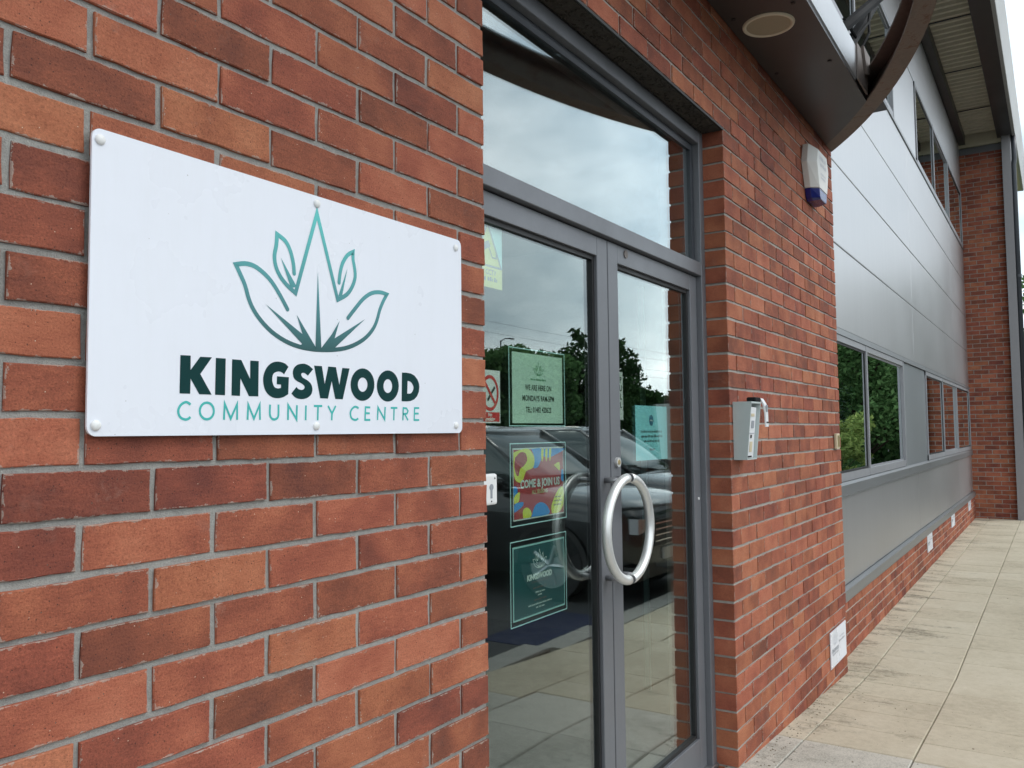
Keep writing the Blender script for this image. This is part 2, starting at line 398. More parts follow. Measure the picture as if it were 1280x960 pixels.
def smooth_pts(pts, keep=(), sub=4):
    """Catmull-Rom through pts; indices in keep stay sharp"""
    out = []; n = len(pts)
    for i in range(n-1):
        p1, p2 = Vector(pts[i]), Vector(pts[i+1])
        p0 = Vector(pts[i-1]) if i and i not in keep else p1*2-p2 if False else (Vector(pts[i-1]) if i and i not in keep else p1)
        p3 = Vector(pts[i+2]) if i+2 < n and (i+1) not in keep else p2
        for k in range(sub):
            t = k/sub
            out.append(.5*((2*p1)+(p2-p0)*t+(2*p0-5*p1+4*p2-p3)*t*t+(3*p1-p0-3*p2+p3)*t**3))
    out.append(Vector(pts[-1])); return [(q.x, q.y) for q in out]
def text_bm(bm, s, x, z, size, y, align='LEFT', squeeze=1.0, bold=0.0):
    cu = bpy.data.curves.new('lettering', 'FONT'); cu.body = s; cu.size = size; cu.align_x = align; cu.offset = bold; cu.resolution_u = 3
    t = bpy.data.objects.new('lettering', cu); COL.objects.link(t)
    bpy.context.view_layer.update()
    me = bpy.data.meshes.new_from_object(t.evaluated_get(bpy.context.evaluated_depsgraph_get()))
    bpy.data.objects.remove(t); bpy.data.curves.remove(cu)
    off = len(bm.verts); vs = [bm.verts.new((x+v.co.x*squeeze, y, z+v.co.y)) for v in me.vertices]
    for p in me.polygons:
        try: bm.faces.new([vs[i] for i in p.vertices])
        except ValueError: pass
    bpy.data.meshes.remove(me)
EMBLEM_STROKES=[[(-0.6416,1.6199),(-0.6591,1.6432),(-0.6782,1.6643),(-0.6969,1.6776),(-0.7169,1.6861),(-0.7365,1.6872),(-0.7555,1.6824),(-0.7468,1.6685),(-0.7361,1.6501),(-0.7281,1.6283),(-0.718,1.6108),(-0.7016,1.5933),(-0.6775,1.5759),(-0.647,1.5624),(-0.6155,1.5551),(-0.5871,1.5528),(-0.5662,1.5528),(-0.5318,1.5552),(-0.4962,1.5612),(-0.4639,1.5726),(-0.4362,1.5883),(-0.4157,1.6077),(-0.4048,1.6258),(-0.3967,1.6471),(-0.3866,1.6655),(-0.3747,1.6823),(-0.3956,1.6839),(-0.4205,1.6788),(-0.4449,1.6642),(-0.4686,1.6413),(-0.4885,1.6207)],[(-0.6263,1.6871),(-0.6284,1.705),(-0.6356,1.7267),(-0.6475,1.7427),(-0.6668,1.7514),(-0.6682,1.7313),(-0.6722,1.7127),(-0.6698,1.6952),(-0.6605,1.6788),(-0.645,1.6646),(-0.6229,1.6516),(-0.5706,1.8099),(-0.5162,1.6531),(-0.4918,1.6663),(-0.4766,1.6838),(-0.4682,1.7049),(-0.4705,1.7244),(-0.4743,1.7387),(-0.4738,1.7534),(-0.4896,1.7443),(-0.5033,1.7257),(-0.51,1.7051),(-0.5127,1.6868)]]
EMBLEM_FILLS=[[(-0.6577,1.7107),(-0.634,1.6592),(-0.6202,1.6636)],[(-0.49,1.718),(-0.5153,1.659),(-0.5045,1.662)],[(-0.5681,1.6992),(-0.5738,1.5532),(-0.5586,1.5544)],[(-0.6909,1.6228),(-0.6056,1.5782),(-0.6199,1.6124),(-0.5725,1.5564),(-0.5725,1.5502),(-0.6155,1.553),(-0.6067,1.5607)],[(-0.5586,1.5569),(-0.5319,1.585),(-0.5112,1.6127),(-0.5244,1.5778),(-0.4401,1.6237),(-0.5253,1.5586),(-0.5252,1.5534),(-0.559,1.5509)]]
LETTERS={'K':[(-0.8601,1.5217),(-0.8414,1.5222),(-0.8413,1.4994),(-0.8236,1.5216),(-0.8013,1.5222),(-0.8232,1.4938),(-0.8012,1.4613),(-0.8248,1.4613),(-0.8411,1.4856),(-0.8416,1.4615),(-0.8608,1.4613)],'I':[(-0.7937,1.5218),(-0.7742,1.5221),(-0.775,1.4612),(-0.7946,1.4615)],'N':[(-0.7613,1.5218),(-0.7426,1.5218),(-0.7238,1.4907),(-0.7236,1.5221),(-0.7056,1.5224),(-0.706,1.4614),(-0.726,1.4613),(-0.744,1.4908),(-0.7446,1.4611),(-0.762,1.4613)],'G':[(-0.6387,1.5164),(-0.6461,1.5216),(-0.6572,1.5241),(-0.668,1.5238),(-0.6799,1.5195),(-0.6893,1.5105),(-0.6946,1.4992),(-0.6956,1.4881),(-0.6925,1.4753),(-0.6854,1.4663),(-0.6747,1.4607),(-0.6627,1.4596),(-0.6506,1.4618),(-0.6389,1.4675),(-0.6376,1.4979),(-0.665,1.4983),(-0.6653,1.4842),(-0.6557,1.4839),(-0.6559,1.4782),(-0.6629,1.4768),(-0.6701,1.4788),(-0.6744,1.4853),(-0.6757,1.4927),(-0.6743,1.5002),(-0.6698,1.5046),(-0.6619,1.5069),(-0.6546,1.506),(-0.649,1.5025)],'S':[(-0.5795,1.5154),(-0.5921,1.5031),(-0.5994,1.5071),(-0.6046,1.5077),(-0.6081,1.5056),(-0.6076,1.5018),(-0.6032,1.4981),(-0.5941,1.4947),(-0.5863,1.4901),(-0.5818,1.4835),(-0.5809,1.4757),(-0.5848,1.4677),(-0.594,1.462),(-0.6043,1.4597),(-0.6145,1.46),(-0.6234,1.4626),(-0.6315,1.469),(-0.6197,1.4813),(-0.6159,1.4782),(-0.6108,1.4765),(-0.6044,1.4767),(-0.6005,1.4798),(-0.6006,1.4837),(-0.607,1.4879),(-0.6173,1.4916),(-0.6249,1.4961),(-0.6279,1.5026),(-0.628,1.5103),(-0.6237,1.5173),(-0.6162,1.522),(-0.6059,1.5242),(-0.5982,1.5241),(-0.5885,1.5212)],'W':[(-0.5769,1.5225),(-0.557,1.5227),(-0.5496,1.4892),(-0.5406,1.5229),(-0.5205,1.5229),(-0.5114,1.4894),(-0.5035,1.5225),(-0.4837,1.5226),(-0.5022,1.4622),(-0.5221,1.4622),(-0.5317,1.4956),(-0.5413,1.4623),(-0.5611,1.4625)]}
LETTER_RINGS=[([(-0.4128,1.4942),(-0.4134,1.4878),(-0.4154,1.4816),(-0.4187,1.4758),(-0.423,1.4707),(-0.4283,1.4665),(-0.4343,1.4634),(-0.4407,1.4614),(-0.4474,1.4606),(-0.454,1.461),(-0.4603,1.4627),(-0.466,1.4654),(-0.4711,1.4692),(-0.4752,1.4739),(-0.4783,1.4793),(-0.4801,1.4851),(-0.4808,1.4913),(-0.4802,1.4975),(-0.4783,1.5035),(-0.4752,1.5092),(-0.4711,1.5142),(-0.4661,1.5185),(-0.4603,1.5217),(-0.454,1.5239),(-0.4473,1.525),(-0.4407,1.5247),(-0.4342,1.5232),(-0.4283,1.5206),(-0.423,1.5168),(-0.4186,1.5121),(-0.4154,1.5066),(-0.4134,1.5006)],[(-0.4333,1.4933),(-0.4335,1.4905),(-0.4343,1.4878),(-0.4356,1.4853),(-0.4373,1.4831),(-0.4394,1.4813),(-0.4418,1.4799),(-0.4444,1.479),(-0.447,1.4786),(-0.4497,1.4788),(-0.4523,1.4795),(-0.4546,1.4807),(-0.4567,1.4824),(-0.4583,1.4845),(-0.4596,1.4868),(-0.4603,1.4894),(-0.4606,1.4922),(-0.4603,1.4949),(-0.4596,1.4976),(-0.4583,1.5),(-0.4567,1.5023),(-0.4546,1.5041),(-0.4523,1.5055),(-0.4497,1.5064),(-0.447,1.5068),(-0.4444,1.5067),(-0.4418,1.506),(-0.4394,1.5048),(-0.4373,1.5032),(-0.4356,1.5011),(-0.4343,1.4987),(-0.4335,1.4961)]),([(-0.3381,1.4945),(-0.3388,1.4881),(-0.3408,1.4819),(-0.344,1.4762),(-0.3483,1.4711),(-0.3536,1.4669),(-0.3595,1.4638),(-0.3659,1.4618),(-0.3725,1.461),(-0.379,1.4614),(-0.3852,1.4631),(-0.391,1.4659),(-0.396,1.4697),(-0.4,1.4744),(-0.403,1.4797),(-0.4049,1.4856),(-0.4055,1.4917),(-0.4049,1.4979),(-0.403,1.5039),(-0.4,1.5095),(-0.3959,1.5146),(-0.3908,1.5188),(-0.3851,1.522),(-0.3788,1.5242),(-0.3723,1.5252),(-0.3657,1.525),(-0.3593,1.5235),(-0.3534,1.5208),(-0.3482,1.517),(-0.3439,1.5123),(-0.3407,1.5069),(-0.3388,1.5008)],[(-0.3589,1.4934),(-0.3591,1.4906),(-0.3599,1.4879),(-0.3612,1.4854),(-0.3629,1.4832),(-0.3649,1.4813),(-0.3673,1.4799),(-0.3698,1.479),(-0.3724,1.4787),(-0.375,1.4788),(-0.3775,1.4796),(-0.3798,1.4808),(-0.3818,1.4825),(-0.3835,1.4846),(-0.3847,1.4869),(-0.3854,1.4896),(-0.3857,1.4923),(-0.3854,1.4951),(-0.3847,1.4977),(-0.3834,1.5002),(-0.3818,1.5025),(-0.3797,1.5043),(-0.3775,1.5057),(-0.3749,1.5067),(-0.3723,1.5071),(-0.3697,1.5069),(-0.3672,1.5062),(-0.3649,1.505),(-0.3628,1.5033),(-0.3611,1.5012),(-0.3599,1.4988),(-0.3591,1.4962)]),([(-0.3278,1.5233),(-0.3134,1.5236),(-0.2994,1.5228),(-0.2871,1.5191),(-0.2765,1.5107),(-0.2715,1.5018),(-0.2705,1.495),(-0.2723,1.4846),(-0.2785,1.4748),(-0.2881,1.4679),(-0.3004,1.464),(-0.3137,1.463),(-0.3291,1.463)],[(-0.3096,1.5065),(-0.3062,1.5064),(-0.3013,1.5055),(-0.2967,1.5032),(-0.2929,1.4993),(-0.2908,1.4957),(-0.2901,1.4926),(-0.2912,1.4885),(-0.2937,1.4848),(-0.2972,1.4815),(-0.3014,1.48),(-0.3063,1.4796),(-0.3108,1.4796)])]
THIN_STROKES=[[(-0.8407,1.4443),(-0.8452,1.4472),(-0.8501,1.448),(-0.8577,1.4439),(-0.862,1.4372),(-0.8623,1.4306),(-0.8584,1.4237),(-0.8507,1.4207),(-0.8449,1.4216),(-0.8405,1.4247)],[(-0.7966,1.4349),(-0.797,1.4315),(-0.7983,1.4282),(-0.8004,1.4254),(-0.8032,1.4232),(-0.8064,1.4219),(-0.8099,1.4214),(-0.8133,1.4218),(-0.8165,1.4231),(-0.8193,1.4252),(-0.8214,1.4279),(-0.8228,1.4311),(-0.8233,1.4345),(-0.8229,1.438),(-0.8216,1.4412),(-0.8195,1.444),(-0.8168,1.4462),(-0.8136,1.4476),(-0.8102,1.4481),(-0.8067,1.4477),(-0.8035,1.4465),(-0.8006,1.4444),(-0.7985,1.4417),(-0.7971,1.4384),(-0.7966,1.4349)],[(-0.7766,1.4208),(-0.7754,1.4475),(-0.7631,1.4228),(-0.7504,1.4472),(-0.7501,1.421)],[(-0.7285,1.4211),(-0.7272,1.4469),(-0.715,1.4232),(-0.7027,1.4474),(-0.702,1.4213)],[(-0.6801,1.448),(-0.6804,1.4313),(-0.6768,1.4243),(-0.6713,1.4221),(-0.6649,1.4239),(-0.6613,1.4297),(-0.6612,1.4484)],[(-0.6393,1.4214),(-0.6387,1.4479),(-0.6191,1.4229),(-0.6182,1.4484)],[(-0.5965,1.4483),(-0.5971,1.4213)],[(-0.5768,1.4477),(-0.556,1.4482)],[(-0.5665,1.448),(-0.5674,1.4214)],[(-0.5409,1.4487),(-0.5307,1.4343),(-0.5209,1.4491)],[(-0.5307,1.4343),(-0.5314,1.4216)],[(-0.4585,1.4457),(-0.4645,1.4483),(-0.4704,1.4481),(-0.4778,1.4432),(-0.4813,1.436),(-0.4792,1.4277),(-0.4734,1.4237),(-0.4659,1.4229),(-0.4594,1.4259)],[(-0.425,1.448),(-0.4388,1.4481),(-0.4401,1.4231),(-0.425,1.4232)],[(-0.4394,1.4365),(-0.4265,1.4363)],[(-0.4037,1.4231),(-0.4021,1.4485),(-0.3823,1.4244),(-0.3806,1.45)],[(-0.3633,1.4483),(-0.3427,1.4487)],[(-0.353,1.4485),(-0.3541,1.4228)],[(-0.3252,1.423),(-0.3237,1.4489),(-0.3137,1.4484),(-0.3086,1.4429),(-0.3121,1.4372),(-0.3244,1.436)],[(-0.319,1.436),(-0.3087,1.4232)],[(-0.2715,1.4497),(-0.2868,1.4494),(-0.2884,1.424),(-0.2716,1.4241)],[(-0.2876,1.4376),(-0.2733,1.4378)]]
# ================================================================ the setting: ground, road, pavement
def gz(x): return 0.0 if x <= 1.8 else (-.12*(x-1.8)/2.2 if x < 4.0 else -.12)
bm = bmesh.new()
v = [bm.verts.new(c) for c in ((-900, -900, -.45), (900, -900, -.45), (900, 900, -.45), (-900, 900, -.45))]; bm.faces.new(v)
tag(obj('ground', bm, 'soil_ground'), kind='structure')
tag(bbox('road', (-60, 120, -26, -1.72, -.44, -.205), 'asphalt'), kind='structure')
bm = bmesh.new()
box(bm, 3.75, 4.95, -2.4, -1.82, -.21, -.201)
tag(obj('bay_marking', bm, 'bay_blue'), kind='structure')
# paving: bed sheet that follows the fall of the path, then flags on it
pav = empty('pavement', kind='structure')
bm = bmesh.new(); xs = [-12, 1.8, 4.0, 40]; ys = (-1.6, .4)
rows = [[bm.verts.new((x, y, gz(x)-.014)) for x in xs] for y in ys]
low = [[bm.verts.new((x, y, -.44)) for x in xs] for y in ys]
for i in range(3):
    bm.faces.new((rows[0][i], rows[0][i+1], rows[1][i+1], rows[1][i])); bm.faces.new((low[0][i], low[0][i+1], rows[0][i+1], rows[0][i]))
obj('bedding', bm, 'joint_sand', pav)
def flag_mesh(mat):
    bm = bmesh.new(); box(bm, -.5, .5, -.5, .5, -.04, 0)
    for vv in bm.verts:
        if vv.co.z > -.01: vv.co.x *= .988; vv.co.y *= .988
    top = bm.faces[:] ; me = fin(bm, 'flag'); me.materials.append(MATS[mat]); return me
def flag_mesh2(mat, sx, sy):
    bm = bmesh.new(); vs, fs = box(bm, -sx/2, sx/2, -sy/2, sy/2, -.04, 0)
    ed = [e for e in bm.edges if all(q.co.z > -.01 for q in e.verts)]
    bmesh.ops.bevel(bm, geom=ed, offset=.004, segments=1, affect='EDGES')
    me = fin(bm, 'flag'); me.materials.append(MATS[mat]); return me
FM = {}
rng = random.Random(3)
def flag(x0, x1, y0, y1, mat):
    g = .005; sx, sy = round(x1-x0-g, 3), round(y1-y0-g, 3)
    if (mat, sx, sy) not in FM: FM[(mat, sx, sy)] = flag_mesh2(mat, sx, sy)
    o = bpy.data.objects.new('flag', FM[(mat, sx, sy)]); COL.objects.link(o); o.parent = pav
    xm = (x0+x1)/2; o.location = (xm, (y0+y1)/2, (gz(x0)+gz(x1))/2+rng.uniform(-.002, .002))
    o.rotation_euler = (rng.uniform(-.004, .004), math.atan2(gz(x0)-gz(x1), x1-x0)+rng.uniform(-.003, .003), rng.uniform(-.002, .002))
def run(y0, y1, joints, x_rough=2.38):
    for a, b in zip(joints, joints[1:]): flag(a, b, y0, y1, 'flag_rough' if b <= x_rough+.02 else 'flag_tan')
def seq(start, stop, step):
    o = [start]
    while o[-1] < stop: o.append(round(o[-1]+step, 4))
    return o
left = lambda x, st: [round(x-st*k, 4) for k in range(8, 0, -1)]
run(-.12, .06, left(2.38, .6)+[2.38, 3.07, 3.98]); run(-.12, .14, seq(3.99, 15.4, .69))
run(-.58, -.12, left(2.38, .6)+[2.38, 2.725, 3.07, 3.415, 3.76, 4.105, 4.5]+seq(4.95, 21, .45))
run(-1.04, -.58, left(2.36, .6)+[2.36, 2.66, 3.05, 3.74, 4.105, 4.55]+seq(5.0, 21, .45), 2.4)
run(-1.50, -1.04, left(2.2, .6)+[2.2, 2.8, 3.4, 4.0]+seq(4.6, 19, .6), 2.3)
kb = empty('kerb', kind='structure')
for x in seq(-4, 20, .915):
    o = bbox('kerb_stone', (x+.004, x+.911, -1.72, -1.505, -.43, gz(x+.4)-.002), 'kerb_stone', kb, .012)

# grit, leaf crumbs and mortar bits swept against the wall foot
bm = bmesh.new(); rgd = random.Random(21)
for k in range(420):
    x = rgd.choice((rgd.uniform(1.75, 4.2), rgd.uniform(1.75, 14.4))); foot = 0 if x < 3.95 else .072
    y = foot-abs(rgd.gauss(0, .06))-.004 if rgd.random() < .8 else foot-rgd.uniform(0, .9)
    s = rgd.uniform(.0012, .0042)*(1.5 if rgd.random() < .06 else 1)
    if 1.75 < x < 1.9 and rgd.random() < .7: y = rgd.uniform(-.03, .085); x = rgd.uniform(1.70, 1.81)
    M = Matrix.Translation((x, y, gz(x)+s*.35)) @ Matrix.Rotation(rgd.uniform(0, 6), 4, 'Z') @ Matrix.Diagonal((rgd.uniform(.7, 1.8), 1, .5, 1))
    bmesh.ops.create_icosphere(bm, subdivisions=1, radius=s, matrix=M)
tag(obj('grit', bm, 'grit', pav), kind='stuff')
# ================================================================ brickwork
BW, BH, BD, JT = .215, .065, .1025, .010
def brick_mesh(L, k):
    rg = random.Random(int(L*10000)+k*17)
    bm = bmesh.new(); nl, ns = max(2, round(L/.036)), 2; a, h = L/2, BH/2; o = []
    for i in range(nl): o.append((-a+L*i/nl, -h))
    for i in range(ns): o.append((a, -h+BH*i/ns))
    for i in range(nl): o.append((a-L*i/nl, h))
    for i in range(ns): o.append((-a, h-BH*i/ns))
    o = [(x+rg.uniform(-.0013, .0013), z+rg.uniform(-.0013, .0013)) for x, z in o]
    rings = [[(x*(1-.0016/a), rg.uniform(-.0006, .0006), z*(1-.0016/h)) for x, z in o], [(x, rg.uniform(.0010, .0022), z) for x, z in o], [(x, BD, z) for x, z in o]]
    V = [[bm.verts.new(p) for p in r] for r in rings]; n = len(o)
    for A_, B_ in zip(V, V[1:]):
        for i in range(n): bm.faces.new((A_[i], A_[(i+1) % n], B_[(i+1) % n], B_[i]))
    bm.faces.new(V[0])
    return fin(bm, 'brick')
BM = {}
def bmesh_for(L, k):
    key = (round(L, 4), k % 5)
    if key not in BM:
        BM[key] = brick_mesh(round(L, 4), k % 5); BM[key].materials.append(MATS['brick'])
    return BM[key]
def course_spans(n, x0, x1):
    """stretcher bond: full brick at the door jambs in odd courses"""
    base = .005 if n % 2 else .005+.1125
    j = [x0-JT/2]; m = math.ceil((x0-base)/.225)-1
    while base+.225*m < x1:
        c = base+.225*m
        if c > x0+.03 and c < x1-.03: j.append(c)
        m += 1
    j.append(x1+JT/2)
    return [(a+JT/2, b-JT/2) for a, b in zip(j, j[1:])]
def place_bricks(parent, spans, most, seed, yaw=0.0, cam=True):
    """spans: (x0, x1, y, zc); the ones that show largest become parts, the rest one joined part"""
    rg = random.Random(seed); items = []
    for (x0, x1, y, zc) in spans:
        p = Vector(((x0+x1)/2, y, zc)) if not yaw else Vector((y, (x0+x1)/2, zc))
        d = p-CAM_POS; dep = d.dot(_f)
        px = 640+FOCAL_PX*d.dot(_r)/max(dep, .01); py = 480-FOCAL_PX*d.dot(_u)/max(dep, .01)
        ok = dep > .2 and -90 < px < 1330 and -70 < py < 1030
        area = (x1-x0)*abs(d.normalized().y if not yaw else d.normalized().x)/max(d.length, .1)**2
        items.append((0 if ok else 1, -area, x0, x1, y, zc))
    items.sort()
    n_ok = sum(1 for i in items if i[0] == 0); cut = min(most, n_ok)
    jb = bmesh.new()
    for k, (ok, ar, x0, x1, y, zc) in enumerate(items):
        L = x1-x0; me = bmesh_for(L, rg.randrange(5))
        M = Matrix.Translation(((x0+x1)/2+rg.uniform(-.0012, .0012), y+rg.uniform(-.0016, .0016), zc+rg.uniform(-.0012, .0012))) @ Matrix.Rotation(rg.uniform(-.006, .006), 4, 'Y') @ Matrix.Rotation(rg.uniform(-.006, .006), 4, 'Z')
        if yaw: M = Matrix.Rotation(yaw, 4, 'Z') @ M
        if k < cut:
            o = bpy.data.objects.new('brick', me); COL.objects.link(o); o.parent = parent; o.matrix_basis = M
        else:
            n0 = len(jb.verts); jb.from_mesh(me); jb.verts.ensure_lookup_table()
            for q in jb.verts[n0:]: q.co = M @ q.co
    if len(jb.verts): tag(obj('brickwork', jb, 'brick_joined', parent), kind='stuff')
    else: jb.free()
# wall carrying the sign, left of the door
lw = empty('brick_wall', (0, 0, 0), 'red brick wall with grey mortar behind the large white sign', 'wall')
sp = [(a, b, 0, n*.075+.0375) for n in range(-3, 45) for a, b in course_spans(n, -3.2, 0)]
place_bricks(lw, sp, 300, 11)
bm = bmesh.new(); box(bm, -3.2, -.005, .0048, .30, -.4, 3.62); obj('mortar', bm, 'mortar', lw)
# wall over and right of the door
rw = empty('brick_wall', (1.81, 0, 0), 'red brick wall right of the glass doors carrying alarm and entry panel', 'wall')
sp = [(a-1.81, b-1.81, 0, n*.075+.0375) for n in range(-5, 36) for a, b in course_spans(n, 1.81, 3.9375)]
sp2 = [(a-1.81, b-1.81, 0, n*.075+.0375) for n in range(36, 45) for a, b in course_spans(n, .01, 3.9375)]
off = Vector((1.81, 0, 0)); CAM_KEEP = CAM_POS.copy(); CAM_POS = CAM_POS-off
place_bricks(rw, sp+sp2, 300, 12); CAM_POS = CAM_KEEP
bm = bmesh.new(); box(bm, .005, 2.1225, .0048, .30, -.5, 2.7); box(bm, -1.815, 2.1225, .0048, .30, 2.702, 3.62); obj('mortar', bm, 'mortar_mid', rw)
# return of the pier towards the cladding
bm = bmesh.new(); box(bm, 2.10, 2.124, .105, .40, -.5, 3.6); obj('return_face', bm, 'mortar', rw)
tag(bbox('lintel', (.004, 1.806, .006, .088, 2.688, 2.7005), 'lintel_soffit'), 'dark rough underside of the lintel above the door frame', 'lintel')
bm = bmesh.new()
rg = random.Random(2)
lin = bpy.data.objects['lintel']
for k in range(420):
    x, y = rg.uniform(.01, 1.8), rg.uniform(.010, .085); s = rg.uniform(.002, .007)
    bmesh.ops.create_icosphere(bm, subdivisions=1, radius=s, matrix=Matrix.Translation((x, y, 2.688)))
tag(obj('mortar_crumb', bm, 'lintel_soffit', lin), kind='stuff')
bbox('drip_edge', (.004, 1.812, -.002, .0035, 2.689, 2.699), 'gasket', lin)

# low plinth wall under the cladding
pw = empty('plinth_wall', (3.94, 0, 0), 'long low red brick plinth wall under the silver cladding', 'wall')
sp = []
for n in range(-3, 3):
    z = n*.075+.0375+.028
    for a, b in course_spans(n, 4.0, 14.62): sp.append((a-3.94, b-3.94, .075, z))
CAM_POS = CAM_KEEP-Vector((3.94, 0, 0)); place_bricks(pw, sp, 300, 13); CAM_POS = CAM_KEEP
bm = bmesh.new(); box(bm, .03, 10.7, .079, .3, -.5, .252); obj('mortar', bm, 'mortar_pale', pw)

# projecting brick wall at the far end, facing the camera
ew = empty('end_wall', (14.62, 0, 0), 'tall dark red brick end wall projecting at the far end', 'wall')
sp = []
for n in range(-2, 82):
    base = 0 if n % 2 else .1125; x = -.66+base-.225
    while x < .13:
        a, b = max(x+.005, -.56), min(x+.22, .11)
        if b-a > .03: sp.append((-b, -a, 0, n*.075+.0375-.02))
        x += .225
def end_bricks():
    rg = random.Random(5)
    for (x0, x1, y, zc) in sp:
        o = bpy.data.objects.new('brick', bmesh_for(round(x1-x0, 3), rg.randrange(5))); COL.objects.link(o); o.parent = ew
        o.matrix_basis = Matrix.Rotation(-math.pi/2, 4, 'Z') @ Matrix.Translation(((x0+x1)/2, 0, zc))
end_bricks()
bm = bmesh.new(); box(bm, .0048, .32, -.55, .12, -.5, 6.1); obj('mortar', bm, 'mortar', ew)
bbox('band', (-.012, .33, -.56, .12, 6.105, 6.22), 'frame_grey', ew, .003)
bm = bmesh.new()
for k in range(4):
    z = 6.23+k*.062; prism(bm, [(-.03, z), (.02, z+.012), (.02, z+.050), (-.03, z+.062)], 'y', -.56, .12)
obj('closure_sheet', bm, 'deck_sheet', ew)
# ================================================================ silver cladding wall with its windows
cw = empty('cladding_wall', (3.94, 0, 0), 'silver metal panel wall with two rows of windows beyond the brick pier', 'wall')
CX0, CX1 = .02, 10.66                      # local x along the wall (world 3.96 .. 14.60)
def cpan(x0, x1, z0, z1, y=.10, mat='cladding', name='panel', t=.05, bv=.006): return bbox(name, (x0, x1, y, y+t, z0, z1), mat, cw, bv, 2)
bm = bmesh.new(); box(bm, CX0, CX1, .125, .16, .2, 6.4)
# backing with holes left for the windows: built from strips
bm.free(); bm = bmesh.new()
for z0, z1 in ((.2, 1.0), (2.09, 4.45), (5.5, 6.4)): box(bm, CX0, CX1, .128, .165, z0, z1)
for z0, z1 in ((1.0, 2.09), (4.45, 5.5)): box(bm, 3.42, 5.03, .128, .165, z0, z1)
obj('backing', bm, 'gasket', cw)
mid = 5.30
for z0, z1 in ((.333, .938), (2.103, 2.697), (2.703, 3.292), (3.298, 3.887), (3.893, 4.476)):
    cpan(CX0, 4.21-.003, z0, z1); cpan(4.21+.003, 8.4, z0, z1); cpan(8.406, CX1, z0, z1)
for z0, z1 in ((5.46, 6.27),):
    cpan(CX0, 4.21-.003, z0, z1); cpan(4.213, CX1, z0, z1)
cpan(3.43, 5.02, 1.02, 2.052, .104, 'cladding_grey'); cpan(3.43, 5.02, 4.484, 5.452, .104, 'cladding')
# bottom flashing in lengths, sills and head flashings
for a, b in ((CX0, 1.60), (1.603, 6.2), (6.203, CX1)):
    bm = bmesh.new(); prism(bm, [(.062, .252), (.066, .246), (.13, .262), (.13, .329), (.096, .329), (.062, .322)], 'x', a, b); obj('flashing', bm, 'flashing', cw)
for a, b in ((CX0, 3.42), (3.423, 5.027), (5.03, CX1)):
    bm = bmesh.new(); prism(bm, [(.078, .942), (.13, .942), (.13, 1.03), (.096, 1.03), (.078, 1.012)], 'x', a, b); obj('sill', bm, 'flashing', cw)
    bm = bmesh.new(); prism(bm, [(.086, 2.056), (.13, 2.056), (.13, 2.101), (.092, 2.101)], 'x', a, b); obj('head_flashing', bm, 'flashing', cw)
    bm = bmesh.new(); prism(bm, [(.088, 4.455), (.13, 4.455), (.13, 4.482), (.088, 4.482)], 'x', a, b); obj('sill', bm, 'flashing', cw)
def window(x0, x1, z0, z1, mull, yf=.094, fw=.045):
    bm = bmesh.new()
    box(bm, x0, x1, yf, yf+.07, z0, z0+fw*1.25); box(bm, x0, x1, yf, yf+.07, z1-fw, z1)
    edges = [x0+fw/2]+list(mull)+[x1-fw/2]
    for m in edges: box(bm, m-fw/2, m+fw/2, yf-.003, yf+.073, z0+.001, z1-.001)
    o = obj('window', bm, 'window_frame', cw)
    for k, (a, b) in enumerate(zip(edges, edges[1:])):
        a2, b2 = a+fw/2, b-fw/2
        yy = yf+.014+(.010 if k % 2 else 0)
        g = bbox('pane', (a2-.004, b2+.004, yy, yy+.006, z0+fw*1.25-.004, z1-fw+.004), 'glass_window', o)
        bm = bmesh.new(); s = .016
        for q in ((a2, a2+s, z0+fw*1.25, z1-fw), (b2-s, b2, z0+fw*1.25, z1-fw)): box(bm, q[0], q[1], yy-.005, yy-.001, q[2], q[3])
        box(bm, a2+s, b2-s, yy-.005, yy-.001, z1-fw-s, z1-fw); box(bm, a2+s, b2-s, yy-.005, yy-.001, z0+fw*1.25, z0+fw*1.25+s)
        obj('sash', bm, 'window_frame' if k % 2 else 'gasket', o)
    return o
window(.05, 3.40, 1.035, 2.054, (1.50,)); window(5.045, 10.62, 1.035, 2.054, (6.73, 8.51))
window(.05, 3.40, 4.486, 5.455, (1.50,)); window(5.045, 10.62, 4.486, 5.455, (6.73, 8.51))
# rooms behind the windows: dark blinds
bm = bmesh.new()
for z in (1.03, 4.48):
    for k in range(38): box(bm, .05, 10.62, .30, .302, z+k*.027, z+k*.027+.021)
tag(obj('blind_slats', bm, 'blind', cw), kind='stuff')
bm = bmesh.new(); box(bm, .0, 10.66, 2.4, 2.45, -.2, 6.4); box(bm, 0, 10.66, .32, 2.4, 2.2, 4.3); box(bm, 0, 10.66, .32, 2.4, -.3, .9); obj('room', bm, 'interior_wall', cw)

